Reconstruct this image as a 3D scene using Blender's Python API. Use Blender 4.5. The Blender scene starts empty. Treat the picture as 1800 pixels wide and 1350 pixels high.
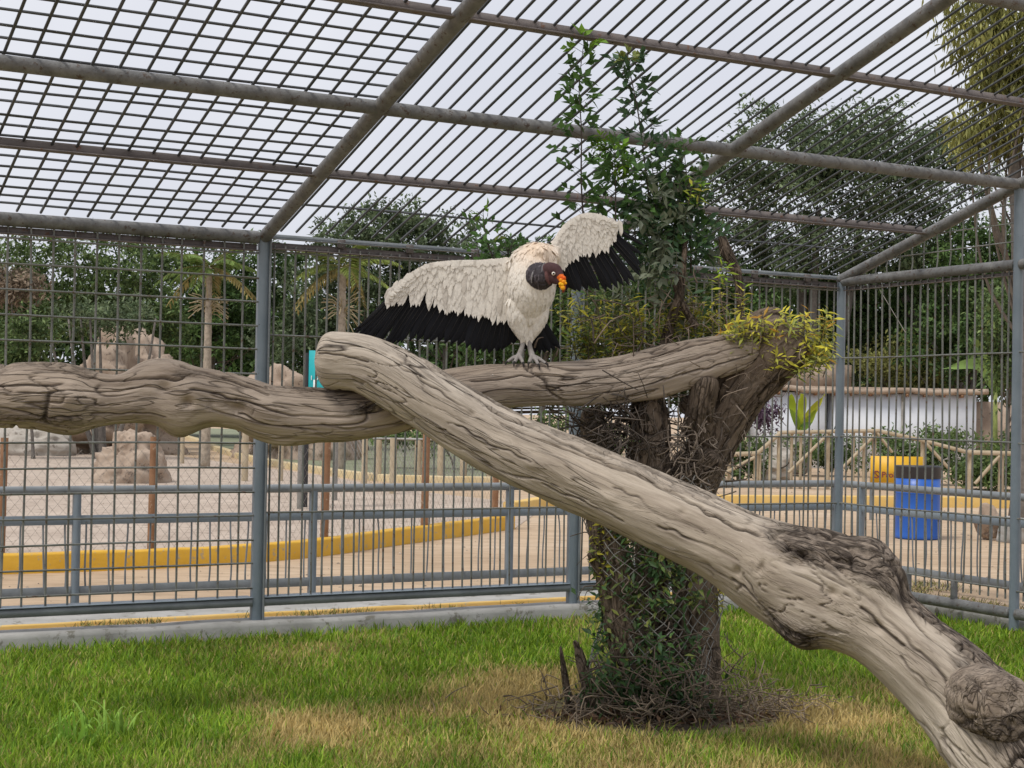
import bpy, math, random
import numpy as np
from math import sin, cos, pi, radians
from mathutils import Vector, Matrix
R = np.random.default_rng(7)
random.seed(7)
S = bpy.context.scene

# ------------------------------------------------------------------ camera
F, PITCH, ROLL, EYE = 2679.9, 0.0168, 0.0182, 1.6
cam = bpy.data.cameras.new('camera'); cam.sensor_width = 36.0; cam.lens = F / 1800 * 36
cam.clip_end = 2000; cam.clip_start = 0.1
co = bpy.data.objects.new('camera', cam); S.collection.objects.link(co)
co.matrix_world = Matrix.Translation((0, 0, EYE)) @ Matrix.Rotation(pi/2 + PITCH, 4, 'X') @ Matrix.Rotation(ROLL, 4, 'Z')
S.camera = co
# ------------------------------------------------------------------ sky and sun (overcast)
W = bpy.data.worlds.new('World'); S.world = W; W.use_nodes = True
nt = W.node_tree; nt.nodes.clear()
SUN_EL, SUN_AZ = radians(62), radians(200)
out = nt.nodes.new('ShaderNodeOutputWorld'); bg = nt.nodes.new('ShaderNodeBackground')
sky = nt.nodes.new('ShaderNodeTexSky'); sky.sky_type = 'NISHITA'; sky.sun_disc = False
sky.sun_elevation = SUN_EL; sky.sun_rotation = SUN_AZ; sky.dust_density = 4; sky.air_density = 1
sc_ = nt.nodes.new('ShaderNodeVectorMath'); sc_.operation = 'SCALE'; sc_.inputs['Scale'].default_value = 0.06
tc = nt.nodes.new('ShaderNodeTexCoord'); no = nt.nodes.new('ShaderNodeTexNoise'); no.inputs['Scale'].default_value = 2.2
no.inputs['Detail'].default_value = 5; no.inputs['Roughness'].default_value = .55
cr = nt.nodes.new('ShaderNodeValToRGB')
cr.color_ramp.elements[0].position = .35; cr.color_ramp.elements[0].color = (.49, .505, .56, 1)
cr.color_ramp.elements[1].position = .7; cr.color_ramp.elements[1].color = (.63, .635, .665, 1)
mx = nt.nodes.new('ShaderNodeMix'); mx.data_type = 'RGBA'; mx.inputs['Factor'].default_value = .92
nt.links.new(sky.outputs[0], sc_.inputs[0]); nt.links.new(tc.outputs['Generated'], no.inputs['Vector'])
nt.links.new(no.outputs[0], cr.inputs[0]); nt.links.new(sc_.outputs[0], mx.inputs['A']); nt.links.new(cr.outputs[0], mx.inputs['B'])
nt.links.new(mx.outputs['Result'], bg.inputs[0]); nt.links.new(bg.outputs[0], out.inputs[0])
bg.inputs[1].default_value = 1.0
sl = bpy.data.lights.new('sun', 'SUN'); sl.energy = 1.5; sl.angle = radians(14); sl.color = (1, .96, .9)
so = bpy.data.objects.new('sun', sl); S.collection.objects.link(so)
sd = Vector((-.45, -.42, -1)) * -1   # toward the sun: behind-left of the viewer, high
sd = Vector((-.42, -.38, 1)).normalized()
so.rotation_euler = sd.to_track_quat('Z', 'Y').to_euler(); so.location = (0, 0, 20)
sky.sun_elevation = math.asin(sd.z); sky.sun_rotation = math.atan2(sd.x, sd.y)
vs = S.view_settings; vs.view_transform = 'Standard'; vs.look = 'None'; vs.exposure = 0.6; vs.gamma = 1

# ------------------------------------------------------------------ helpers
def at(px, py, Y):
    """world point seen at a photo pixel, at distance Y in front of the viewer"""
    dx, dy = px - 900, py - 675
    X = dx*cos(ROLL) + dy*sin(ROLL); Z = -(-dx*sin(ROLL) + dy*cos(ROLL))
    d = np.array([X, F*cos(PITCH) - Z*sin(PITCH), F*sin(PITCH) + Z*cos(PITCH)])
    return d / d[1] * Y + np.array([0, 0, EYE])
def gp(px, py, z=0):
    p = at(px, py, 1.0); d = p - np.array([0, 0, EYE])
    return d * ((z - EYE)/d[2]) + np.array([0, 0, EYE])
def nrm(v): 
    v = np.asarray(v, float); return v/np.maximum(np.linalg.norm(v, axis=-1, keepdims=True), 1e-9)
def hsh(i, j, k, s):
    h = (i*374761393 + j*668265263 + k*1274126177 + s*974634777) & 0xffffffff
    h = ((h ^ (h >> 13))*1274126177) & 0xffffffff
    return ((h ^ (h >> 16)) & 0xffff)/65535.0*2 - 1
def vnoise(P, s=0):
    P = np.asarray(P, float); I = np.floor(P).astype(np.int64); f = P - I; f = f*f*f*(f*(f*6-15)+10)
    o = 0
    for a in (0, 1):
        for b in (0, 1):
            for c in (0, 1):
                w = (f[..., 0] if a else 1-f[..., 0])*(f[..., 1] if b else 1-f[..., 1])*(f[..., 2] if c else 1-f[..., 2])
                o = o + w*hsh(I[..., 0]+a, I[..., 1]+b, I[..., 2]+c, s)
    return o
def fbm(P, s=0, o=4):
    r = 0; a = 1; P = np.asarray(P, float)
    for i in range(o): r = r + a*vnoise(P, s+i); P = P*2.03; a *= .5
    return r
def sstep(a, b, x):
    t = np.clip((x-a)/(b-a), 0, 1); return t*t*(3-2*t)
def spline(P, n):
    P = np.asarray(P, float); m = len(P)
    if m == 2: return P[0] + (P[1]-P[0])*np.linspace(0, 1, n)[:, None]
    Q = np.vstack([2*P[0]-P[1], P, 2*P[-1]-P[-2]])
    t = np.linspace(0, m-1-1e-9, n); i = t.astype(int); u = (t-i)[:, None]
    a, b, c, d = Q[i], Q[i+1], Q[i+2], Q[i+3]
    return .5*((2*b) + (c-a)*u + (2*a-5*b+4*c-d)*u*u + (3*b-a-3*c+d)*u**3)
def frames(C, ref=None):
    T = nrm(np.gradient(C, axis=0)); V = np.zeros_like(T)
    r = np.array([0, 0, 1.0]) if ref is None else np.array(ref, float)
    if ref is None and abs(T[0] @ r) > .9: r = np.array([1.0, 0, 0])
    for i in range(len(C)):
        v = r - T[i]*(T[i] @ r); v = v/max(np.linalg.norm(v), 1e-6); V[i] = v
        if ref is None: r = v
    U = np.cross(T, V); return T, V, U

class MB:
    def __init__(s): s.v = []; s.t = []; s.q = []; s.n = 0; s.tc = []; s.qc = []
    def add(s, v, tris=None, quads=None, col=None):
        v = np.asarray(v, float).reshape(-1, 3)
        for f, L, Cc in ((tris, s.t, s.tc), (quads, s.q, s.qc)):
            if f is not None and len(f):
                f = np.asarray(f, np.int64); L.append(f + s.n)
                c = np.ones((len(f), 3))*.5 if col is None else np.broadcast_to(np.asarray(col, float), (len(f), 3)); Cc.append(c)
        s.v.append(v); s.n += len(v)
    def box(s, c, h, col=None, rz=0):
        c = np.asarray(c, float); o = []
        for x in (-1, 1):
            for y in (-1, 1):
                for z in (-1, 1): o.append((x*h[0], y*h[1], z*h[2]))
        o = np.array(o)
        if rz: o = o @ np.array([[cos(rz), sin(rz), 0], [-sin(rz), cos(rz), 0], [0, 0, 1]])
        s.add(o + c, quads=[(0, 1, 3, 2), (4, 6, 7, 5), (0, 4, 5, 1), (2, 3, 7, 6), (0, 2, 6, 4), (1, 5, 7, 3)], col=col)
    def tube(s, C, r, k=8, col=None, cap=True, ref=None):
        C = np.asarray(C, float); n = len(C); r = np.broadcast_to(np.asarray(r, float), (n,))
        T, V, U = frames(C, ref); a = np.arange(k)/k*2*pi
        P = C[:, None] + r[:, None, None]*(np.cos(a)[None, :, None]*V[:, None] + np.sin(a)[None, :, None]*U[:, None])
        i = np.arange(n-1)[:, None]; j = np.arange(k)[None]; j2 = (j+1) % k
        q = np.stack([i*k+j, (i+1)*k+j, (i+1)*k+j2, i*k+j2], -1).reshape(-1, 4)
        vv = np.vstack([P.reshape(-1, 3), C[:1], C[-1:]]); t = None
        if cap:
            jj = np.arange(k); j3 = (jj+1) % k
            t = np.vstack([np.stack([jj, j3, np.full(k, n*k)], 1), np.stack([(n-1)*k+j3, (n-1)*k+jj, np.full(k, n*k+1)], 1)])
        s.add(vv, tris=t, quads=q, col=col)
    def leaves(s, B, D, N, L, Wd, col, droop=.12, fold=.18):
        B = np.asarray(B, float); n = len(B); D = nrm(D); N = nrm(np.cross(np.cross(D, nrm(N)), D)); X = np.cross(D, N)
        L = np.broadcast_to(np.asarray(L, float), (n,))[:, None]; Wd = np.broadcast_to(np.asarray(Wd, float), (n,))[:, None]
        m = B + D*L*.48 - N*L*droop*.3
        v = np.stack([B, m + X*Wd*.5 + N*Wd*fold, m, m - X*Wd*.5 + N*Wd*fold, B + D*L - N*L*droop], 1)
        o = (np.arange(n)*5)[:, None, None]; t = np.array([[0, 1, 2], [0, 2, 3], [1, 4, 2], [2, 4, 3]])[None] + o
        c = np.repeat(np.broadcast_to(np.asarray(col, float), (n, 3)), 4, axis=0)
        s.add(v.reshape(-1, 3), tris=t.reshape(-1, 3), col=c)
    def leaves2(s, B, D, N, L, Wd, col):
        B = np.asarray(B, float); n = len(B); D = nrm(D); X = nrm(np.cross(D, N)); N = np.cross(X, D)
        L = np.broadcast_to(np.asarray(L, float), (n,))[:, None]; Wd = np.broadcast_to(np.asarray(Wd, float), (n,))[:, None]
        m = B + D*L*.5
        v = np.stack([B, m + X*Wd*.5 + N*Wd*.15, B + D*L - N*L*.1, m - X*Wd*.5 + N*Wd*.15], 1)
        o = (np.arange(n)*4)[:, None, None]; t = np.array([[0, 1, 2], [0, 2, 3]])[None] + o
        s.add(v.reshape(-1, 3), tris=t.reshape(-1, 3), col=np.repeat(np.broadcast_to(np.asarray(col, float), (n, 3)), 2, axis=0))
    def mesh(s, name, smooth=False, color=True):
        v = np.vstack(s.v); t = np.vstack(s.t) if s.t else np.zeros((0, 3), np.int64); q = np.vstack(s.q) if s.q else np.zeros((0, 4), np.int64)
        me = bpy.data.meshes.new(name); me.vertices.add(len(v)); me.vertices.foreach_set('co', v.astype(np.float32).ravel())
        nl = len(t)*3 + len(q)*4; me.loops.add(nl); me.loops.foreach_set('vertex_index', np.concatenate([t.ravel(), q.ravel()]).astype(np.int32))
        st = np.concatenate([np.arange(len(t))*3, len(t)*3 + np.arange(len(q))*4]).astype(np.int32)
        me.polygons.add(len(st)); me.polygons.foreach_set('loop_start', st)
        try: me.polygons.foreach_set('loop_total', np.concatenate([np.full(len(t), 3), np.full(len(q), 4)]).astype(np.int32))
        except Exception: pass
        if smooth: me.polygons.foreach_set('use_smooth', np.ones(len(st), bool))
        me.update(calc_edges=True)
        if color:
            c = np.vstack(s.tc + s.qc); c4 = np.ones((len(c), 4), np.float32); c4[:, :3] = c
            a = me.attributes.new('col', 'FLOAT_COLOR', 'FACE'); a.data.foreach_set('color', c4.ravel())
        return me
    def build(s, name, m, parent=None, smooth=False, stuff=False, color=True):
        o = bpy.data.objects.new(name, s.mesh(name, smooth, color)); S.collection.objects.link(o); o.data.materials.append(m)
        if parent is not None:
            o.parent = parent; o.location = -wloc(parent)
        if stuff: o['kind'] = 'stuff'
        return o
def wloc(o):
    v_ = Vector((0, 0, 0))
    while o is not None: v_ = v_ + o.location; o = o.parent
    return v_
def tag(o, label, cat, group=None):
    o['label'] = label; o['category'] = cat
    if group: o['group'] = group
    return o
def struct(o): o['kind'] = 'structure'; return o
def thing(name, label, cat, loc, group=None):
    o = bpy.data.objects.new(name, None); S.collection.objects.link(o); o.location = Vector(loc); o.empty_display_size = .1
    return tag(o, label, cat, group)

# ------------------------------------------------------------------ materials
def new_mat(name):
    m = bpy.data.materials.new(name); m.use_nodes = True; n = m.node_tree.nodes; l = m.node_tree.links
    return m, n, l, n['Principled BSDF']
def ramp(n, stops):
    r = n.new('ShaderNodeValToRGB'); e = r.color_ramp.elements
    while len(e) < len(stops): e.new(.5)
    for x, (p, c) in zip(e, stops): x.position = p; x.color = (*c, 1)
    return r
def mixc(n, l, fac, a, b):
    m = n.new('ShaderNodeMix'); m.data_type = 'RGBA'
    for k, v in (('Factor', fac), ('A', a), ('B', b)):
        if isinstance(v, (int, float)): m.inputs[k].default_value = v
        elif isinstance(v, tuple): m.inputs[k].default_value = (*v, 1)
        else: l.new(v, m.inputs[k])
    return m.outputs['Result']
def noise(n, l, vec, scale, det=4, rough=.55, w=None):
    x = n.new('ShaderNodeTexNoise'); x.inputs['Scale'].default_value = scale; x.inputs['Detail'].default_value = det; x.inputs['Roughness'].default_value = rough
    if vec is not None: l.new(vec, x.inputs['Vector'])
    return x.outputs[0]
def bump(n, l, h, b, strength, dist):
    x = n.new('ShaderNodeBump'); x.inputs['Strength'].default_value = strength; x.inputs['Distance'].default_value = dist
    l.new(h, x.inputs['Height']); l.new(x.outputs[0], b.inputs['Normal'])
def pos(n): return n.new('ShaderNodeNewGeometry').outputs['Position']
def m_simple(name, c1, c2, scale=6, rough=.7, spots=None, spot_scale=20, spot_pos=.62, bmp=.2, metal=0, obj=False):
    m, n, l, b = new_mat(name)
    v = pos(n); a = noise(n, l, v, scale, 6, .6)
    r = ramp(n, [(.3, c1), (.7, c2)]); l.new(a, r.inputs[0]); c = r.outputs[0]
    if spots:
        s = noise(n, l, v, spot_scale, 5, .7); rr = ramp(n, [(spot_pos, (0, 0, 0)), (spot_pos+.06, (1, 1, 1))]); l.new(s, rr.inputs[0])
        c = mixc(n, l, rr.outputs[0], c, spots)
    l.new(c, b.inputs['Base Color']); b.inputs['Roughness'].default_value = rough; b.inputs['Metallic'].default_value = metal
    if bmp: bump(n, l, noise(n, l, v, spot_scale*2, 4), b, bmp, .01)
    return m
def m_leaf(name, rough=.5, trans=.3, var=.35):
    m, n, l, b = new_mat(name)
    a = n.new('ShaderNodeAttribute'); a.attribute_name = 'col'
    v = noise(n, l, pos(n), 1.3, 2); r = ramp(n, [(.3, (1-var,)*3), (.7, (1+var,)*3)]); l.new(v, r.inputs[0])
    mm = n.new('ShaderNodeMix'); mm.data_type = 'RGBA'; mm.blend_type = 'MULTIPLY'; mm.inputs['Factor'].default_value = 1
    l.new(a.outputs['Color'], mm.inputs['A']); l.new(r.outputs[0], mm.inputs['B']); c = mm.outputs['Result']
    l.new(c, b.inputs['Base Color']); b.inputs['Roughness'].default_value = rough
    b.inputs['Specular IOR Level'].default_value = .18
    t = n.new('ShaderNodeBsdfTranslucent'); l.new(c, t.inputs[0]); x = n.new('ShaderNodeMixShader'); x.inputs[0].default_value = trans
    l.new(b.outputs[0], x.inputs[1]); l.new(t.outputs[0], x.inputs[2]); l.new(x.outputs[0], n['Material Output'].inputs[0])
    return m
def m_col(name, rough=.8, bmp=.3, scale=60, var=.25):
    m, n, l, b = new_mat(name); a = n.new('ShaderNodeAttribute'); a.attribute_name = 'col'
    v = noise(n, l, pos(n), scale, 4); r = ramp(n, [(.3, (1-var,)*3), (.7, (1+var,)*3)]); l.new(v, r.inputs[0])
    mm = n.new('ShaderNodeMix'); mm.data_type = 'RGBA'; mm.blend_type = 'MULTIPLY'; mm.inputs['Factor'].default_value = 1
    l.new(a.outputs['Color'], mm.inputs['A']); l.new(r.outputs[0], mm.inputs['B']); l.new(mm.outputs['Result'], b.inputs['Base Color'])
    b.inputs['Roughness'].default_value = rough
    if bmp: bump(n, l, v, b, bmp, .01)
    return m
def m_wood(name, pale, mid, bark, dark, minor_amt=.6, sp_amt=.8):
    m, n, l, b = new_mat(name)
    A = n.new('ShaderNodeAttribute'); A.attribute_name = 'lc'; B_ = n.new('ShaderNodeAttribute'); B_.attribute_name = 'bark'; K = n.new('ShaderNodeAttribute'); K.attribute_name = 'crk'
    v = A.outputs['Vector']; bk = B_.outputs['Fac']; LB = n.new('ShaderNodeAttribute'); LB.attribute_name = 'lb'; vb = LB.outputs['Vector']
    def mth(op, a, c):
        x = n.new('ShaderNodeMath'); x.operation = op
        for i_, q in enumerate((a, c)):
            if isinstance(q, (int, float)): x.inputs[i_].default_value = q
            else: l.new(q, x.inputs[i_])
        return x.outputs[0]
    def lines(scale, w, det=2, v=v):
        q = n.new('ShaderNodeTexNoise'); q.inputs['Scale'].default_value = scale; q.inputs['Detail'].default_value = det; q.inputs['Roughness'].default_value = .5; q.inputs['Distortion'].default_value = .25
        l.new(v, q.inputs['Vector']); a = mth('ABSOLUTE', mth('SUBTRACT', q.outputs[0], .5), 0)
        mr = n.new('ShaderNodeMapRange'); mr.inputs['From Min'].default_value = 0; mr.inputs['From Max'].default_value = w; mr.inputs['To Min'].default_value = 1; mr.inputs['To Max'].default_value = 0; l.new(a, mr.inputs['Value']); return mr.outputs[0]
    def mask(scale, lo, hi):
        r = ramp(n, [(lo, (0, 0, 0)), (hi, (1, 1, 1))]); l.new(noise(n, l, v, scale, 3), r.inputs[0]); return r.outputs[0]
    g = noise(n, l, v, 26, 8, .7); r = ramp(n, [(.28, mid), (.52, pale), (.75, tuple(min(1, x*1.25) for x in pale))]); l.new(g, r.inputs[0])
    g2 = noise(n, l, v, 4.5, 5, .6); r2 = ramp(n, [(.32, (.62, .57, .52)), (.62, (1.12, 1.1, 1.08))]); l.new(g2, r2.inputs[0])
    mm = n.new('ShaderNodeMix'); mm.data_type = 'RGBA'; mm.blend_type = 'MULTIPLY'; mm.inputs['Factor'].default_value = .9
    l.new(r.outputs[0], mm.inputs['A']); l.new(r2.outputs[0], mm.inputs['B'])
    g3 = noise(n, l, vb, 42, 6, .7); r3 = ramp(n, [(.36, tuple(x*.22 for x in bark)), (.47, tuple(x*.8 for x in bark)), (.68, tuple(x*1.7 for x in bark))]); l.new(g3, r3.inputs[0])
    c = mixc(n, l, bk, mm.outputs['Result'], r3.outputs[0])
    major = mth('MULTIPLY', lines(7, .009), mask(3, .47, .55)); minor = mth('MULTIPLY', lines(19, .028), mask(5, .44, .58)); hair = mth('MULTIPLY', lines(48, .05, 3), mask(8, .4, .65))
    furrow = mth('MULTIPLY', lines(30, .07, 2, vb), bk)
    c = mixc(n, l, mth('MULTIPLY', hair, .42*minor_amt), c, dark); c = mixc(n, l, mth('MULTIPLY', minor, .85*minor_amt), c, dark); c = mixc(n, l, mth('MULTIPLY', major, .95), c, dark); c = mixc(n, l, mth('MULTIPLY', furrow, .85), c, dark)
    c = mixc(n, l, K.outputs['Fac'], c, dark)
    sp = noise(n, l, pos(n), 55, 2, .5); rs = ramp(n, [(.76, (0, 0, 0)), (.79, (sp_amt,)*3)]); l.new(sp, rs.inputs[0])
    c = mixc(n, l, rs.outputs[0], c, (.6, .57, .5))
    l.new(c, b.inputs['Base Color']); b.inputs['Roughness'].default_value = .88; b.inputs['Specular IOR Level'].default_value = .2
    h = mth('ADD', mth('MULTIPLY', g, .5), mth('MULTIPLY', mth('MULTIPLY', g3, bk), 1.6))
    for q, w in ((major, 1.0), (minor, .6), (furrow, 1.0), (hair, .2)): h = mth('SUBTRACT', h, mth('MULTIPLY', q, w))
    bump(n, l, h, b, .9, .014)
    return m
M = {}
M['paint'] = m_simple('grey_paint', (.14, .155, .165), (.23, .25, .26), 5, .5, (.09, .075, .06), 30, .66, .15)
M['paint_blue'] = m_simple('blue_grey_paint', (.16, .20, .235), (.21, .25, .285), 6, .45, (.03, .03, .032), 24, .68, .12)
M['pipe'] = m_simple('weathered_pipe', (.10, .10, .10), (.22, .22, .215), 11, .6, (.09, .065, .05), 26, .57, .4)
M['angle'] = m_simple('rusty_angle_iron', (.11, .095, .09), (.19, .165, .155), 7, .7, (.15, .08, .05), 18, .60, .35)
M['bar'] = m_simple('bar_paint', (.13, .135, .12), (.22, .225, .205), 8, .55, (.11, .065, .04), 30, .58, .2)
M['roofbar'] = m_simple('roof_bar_paint', (.05, .055, .06), (.085, .09, .095), 8, .6, (.07, .05, .035), 30, .66, .2)
M['conc'] = m_simple('concrete', (.27, .265, .245), (.45, .44, .42), 2.6, .9, (.19, .18, .15), 7, .57, .6)
M['yellow'] = m_simple('yellow_kerb_paint', (.60, .33, .02), (.68, .40, .035), 4, .65, (.42, .31, .16), 14, .58, .3)
M['yellow_far'] = m_simple('faded_yellow_paint', (.62, .40, .10), (.70, .48, .17), 2, .8, (.5, .42, .27), 10, .6, .2)
M['edging'] = m_simple('pale_edging', (.52, .40, .20), (.60, .50, .32), 2, .8, (.5, .42, .3), 10, .6, .2)
M['timber'] = m_simple('pale_timber', (.36, .29, .19), (.50, .42, .30), 5, .8, (.28, .2, .12), 18, .66, .3)
M['rustpost'] = m_simple('brown_post', (.20, .10, .05), (.32, .18, .10), 6, .85, (.42, .33, .25), 14, .6, .4)
M['wire'] = m_simple('galvanised_wire', (.20, .18, .155), (.34, .31, .27), 8, .5, (.2, .12, .07), 40, .6, 0)
M['mesh_near'] = m_simple('old_wire_mesh', (.17, .165, .15), (.28, .27, .25), 8, .6, (.1, .06, .04), 40, .6, 0)
M['white_wall'] = m_simple('white_wall_paint', (.62, .66, .72), (.72, .75, .79), 1.2, .85, (.5, .52, .54), 2, .7, .2)
M['leaf'] = m_leaf('leaf'); M['leaf_near'] = m_leaf('leaf_near', .42, .3, .2); M['grassm'] = m_leaf('grass_blade', .5, .4, .25)
M['twig'] = m_col('twig'); M['farbark'] = m_col('far_bark', .9, .5, 12, .3)
M['rock'] = m_simple('rock', (.30, .27, .23), (.50, .46, .41), 1.6, .95, (.2, .17, .14), 5, .6, .8)
M['mound'] = m_simple('dry_mound', (.27, .20, .15), (.44, .35, .27), 2.2, .95, (.17, .13, .10), 5, .57, 1.0)

# ------------------------------------------------------------------ cage frame geometry
UA = .4971; CX, CY = 2.783, 12.9314
u = np.array([cos(UA), sin(UA), 0]); v = np.array([sin(UA), -cos(UA), 0]); CO = np.array([CX, CY, 0])
HE, HB, LL, MM, GG, RISE, S2, S3, S4 = 2.7566, .248, 5.1286, 2.61, 1.9534, .2919, 1.0186, 2.9792, 3.95
def cg(a, b, h): return CO - a*u + b*v + np.array([0, 0, h])
def roof(a, s): return cg(a, s, HE + s*RISE)
UNIT = {}
def unit(k, name, m):
    var = random.randrange(6) if k == 6 else 0; key = (k, m.name, var)
    if key not in UNIT:
        b = MB()
        if k == 'box': b.box((0, 0, .5), (.5, .5, .5))
        elif k == 'angle':
            b.box((0, -.42, .5), (.5, .08, .5)); b.box((-.42, .08, .5), (.08, .42, .5))
        else:
            z = np.linspace(0, 1, 7 if k == 6 else 5); n_ = len(z); bd = np.random.default_rng(var+3).normal(size=4)*(.55 if k == 6 else 0)
            a_ = np.arange(k)/k*2*pi; cx_ = bd[0]*np.sin(pi*z)+bd[1]*np.sin(2*pi*z)*.6; cy_ = bd[2]*np.sin(pi*z)+bd[3]*np.sin(2*pi*z)*.6
            V = np.stack([cx_[:, None]+np.cos(a_)[None], cy_[:, None]+np.sin(a_)[None], np.broadcast_to(z[:, None], (n_, k))], -1).reshape(-1, 3)
            i_ = np.arange(n_-1)[:, None]; j_ = np.arange(k)[None]; j2_ = (j_+1) % k
            b.add(np.vstack([V, [[0, 0, 0], [0, 0, 1]]]), quads=np.stack([i_*k+j_, i_*k+j2_, (i_+1)*k+j2_, (i_+1)*k+j_], -1).reshape(-1, 4),
                  tris=[((q+1) % k, q, n_*k) for q in range(k)] + [((n_-1)*k+q, (n_-1)*k+(q+1) % k, n_*k+1) for q in range(k)])
        me = b.mesh(name, smooth=(k not in ('box', 'angle')), color=False); me.materials.append(m); UNIT[key] = me
    return UNIT[key]
def piece(name, parent, p, q, w, m, k=10, h=None, roll=None):
    """one straight member between two points; w radius (round) or width (box)"""
    p = Vector(p); q = Vector(q); d = q - p
    o = bpy.data.objects.new(name, unit(k, name, m)); S.collection.objects.link(o)
    z = d.normalized(); ref = Vector(roll) if roll is not None else (Vector((0, 0, 1)) if abs(z.z) < .9 else Vector(u))
    x = (ref - z*ref.dot(z)).normalized(); y = z.cross(x)
    mt = Matrix((( *x,), (*y,), (*z,))).transposed().to_4x4()
    s = Matrix.Diagonal((w, h if h else w, d.length, 1))
    if parent: o.parent = parent; mt.translation = p - wloc(parent)
    else: mt.translation = p
    o.matrix_local = mt @ s
    return o
def jit(a=.003): return np.array([random.gauss(0, a), random.gauss(0, a), 0])

# ------------------------------------------------------------------ ground
def ground_mat():
    m, n, l, b = new_mat('dry_dirt'); p = pos(n)
    a = noise(n, l, p, .35, 6, .6); r = ramp(n, [(.3, (.37, .265, .17)), (.5, (.46, .345, .235)), (.72, (.53, .42, .31))]); l.new(a, r.inputs[0])
    mp = n.new('ShaderNodeMapping'); mp.inputs['Rotation'].default_value = (0, 0, -.45); mp.inputs['Scale'].default_value = (.35, 1.6, 1); l.new(p, mp.inputs[0])
    a2 = noise(n, l, mp.outputs[0], 3.2, 9, .72); r2 = ramp(n, [(.32, (.66, .62, .57)), (.5, (1, .98, .95)), (.66, (1.12, 1.1, 1.07))]); l.new(a2, r2.inputs[0])
    mm = n.new('ShaderNodeMix'); mm.data_type = 'RGBA'; mm.blend_type = 'MULTIPLY'; mm.inputs['Factor'].default_value = 1
    l.new(r.outputs[0], mm.inputs['A']); l.new(r2.outputs[0], mm.inputs['B']); l.new(mm.outputs['Result'], b.inputs['Base Color'])
    b.inputs['Roughness'].default_value = .95; bump(n, l, a2, b, .6, .03); return m
M['dirt'] = ground_mat()
M['paddock'] = m_simple('paddock_dirt', (.36, .285, .225), (.49, .405, .33), .9, .95, (.27, .21, .165), 5, .55, .8)
M['thatch'] = m_simple('lawn_soil', (.13, .12, .04), (.24, .20, .085), 5, .95, (.10, .07, .035), 14, .6, .5)
M['farlawn'] = m_simple('far_lawn', (.15, .17, .10), (.24, .25, .16), .6, .95, (.3, .28, .18), 3, .62, .3)
def sheet(name, pts, z, m):
    b = MB(); P = np.array([(p[0], p[1], z) for p in pts]); c = P.mean(0); n = len(P)
    b.add(np.vstack([P, c]), tris=[(i, (i+1) % n, n) for i in range(n)]); o = b.build(name, m, color=False)
    return struct(o)
sheet('dirt_ground', [(-300, -60), (300, -60), (300, 500), (-300, 500)], 0, M['dirt'])
IN = .10
lawn_pts = [cg(9.5, IN, 0), cg(-IN+.0, IN, 0), cg(-IN, 12, 0), cg(9.5, 12, 0)]
sheet('lawn_soil', [cg(10, .06, 0), cg(.06, .06, 0), cg(.06, 12, 0), cg(10, 12, 0)], .012, M['thatch'])
KP = [gp(-500, 1020), gp(-250, 1015), gp(0, 1010), gp(275, 1000), gp(440, 990), gp(575, 977), gp(690, 960), gp(800, 945), gp(905, 930)]
pad = spline(np.array(KP), 40)
sheet('paddock_ground', [p + np.array([0, .06, 0]) for p in pad] + [gp(960, 890), gp(700, 860), gp(560, 835), gp(300, 800), gp(0, 790), gp(-700, 800)], .006, M['paddock'])
sheet('far_lawn', [gp(300, 762), gp(340, 775), gp(380, 792), gp(440, 810), gp(540, 828), gp(650, 843), gp(760, 848), gp(880, 850), gp(880, 790), gp(500, 757), gp(330, 752)], .008, M['farlawn'])

def kerb(name, P, w, h, m, top=None, rnd=.02, label=None):
    """rounded kerb swept along P (its near bottom edge), lying towards +normal"""
    P = np.asarray(P, float); T = nrm(np.gradient(P, axis=0)); N = np.cross(np.array([0, 0, 1.0]), T)
    prof = [(0, -.05), (0, h-rnd), (rnd*.3, h-rnd*.3), (rnd, h), (w-rnd, h), (w, h-rnd), (w, -.05)]
    b = MB(); k = len(prof); n = len(P)
    V = np.stack([P + N*a + np.array([0, 0, z]) for a, z in prof], 1)
    V[:, 2:5, 2] += (vnoise(P*3.1, 5)*.006)[:, None]
    i = np.arange(n-1)[:, None]; j = np.arange(k-1)[None]
    q = np.stack([i*k+j, (i+1)*k+j, (i+1)*k+j+1, i*k+j+1], -1).reshape(-1, 4)
    b.add(V.reshape(-1, 3), quads=q)
    e = [0, 1, 2, 3, 4, 5, 6]; b.add(V[0], tris=[(0, x, x+1) for x in range(1, 6)]); b.add(V[-1], tris=[(0, x+1, x) for x in range(1, 6)])
    return b.build(name, m, color=False)
# yellow kerb of the paddock
struct(kerb('yellow_kerb', spline(np.array(KP), 90), .16, .185, M['yellow']))
struct(kerb('far_yellow_kerb', spline(np.array([gp(905, 905), gp(1000, 892), gp(1200, 890), gp(1400, 890), gp(1750, 893), gp(2000, 897)]), 60), .2, .19, M['yellow_far']))
struct(kerb('lawn_edging', spline(np.array([gp(300, 764), gp(340, 777), gp(380, 794), gp(440, 812), gp(540, 830), gp(650, 845), gp(760, 850), gp(880, 852)]), 60), .25, .16, M['edging']))
# concrete plinth under the cage (three runs) and the painted step outside
struct(kerb('concrete_plinth', [cg(a, .10, 0) for a in np.linspace(8.2, -.10, 60)], .24, .125, M['conc'], rnd=.03))
struct(kerb('concrete_plinth', [cg(-.10, b, 0) for b in np.linspace(.10, 9, 40)], .24, .122, M['conc'], rnd=.03))
struct(kerb('painted_step', [cg(a, -1.0, 0) for a in np.linspace(9.5, -1.6, 50)], .05, .03, M['yellow_far'], rnd=.012))
struct(kerb('concrete_walk', [cg(a, -1.052, 0) for a in np.linspace(9.5, -1.6, 50)], .62, .028, M['conc'], rnd=.02))

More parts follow.
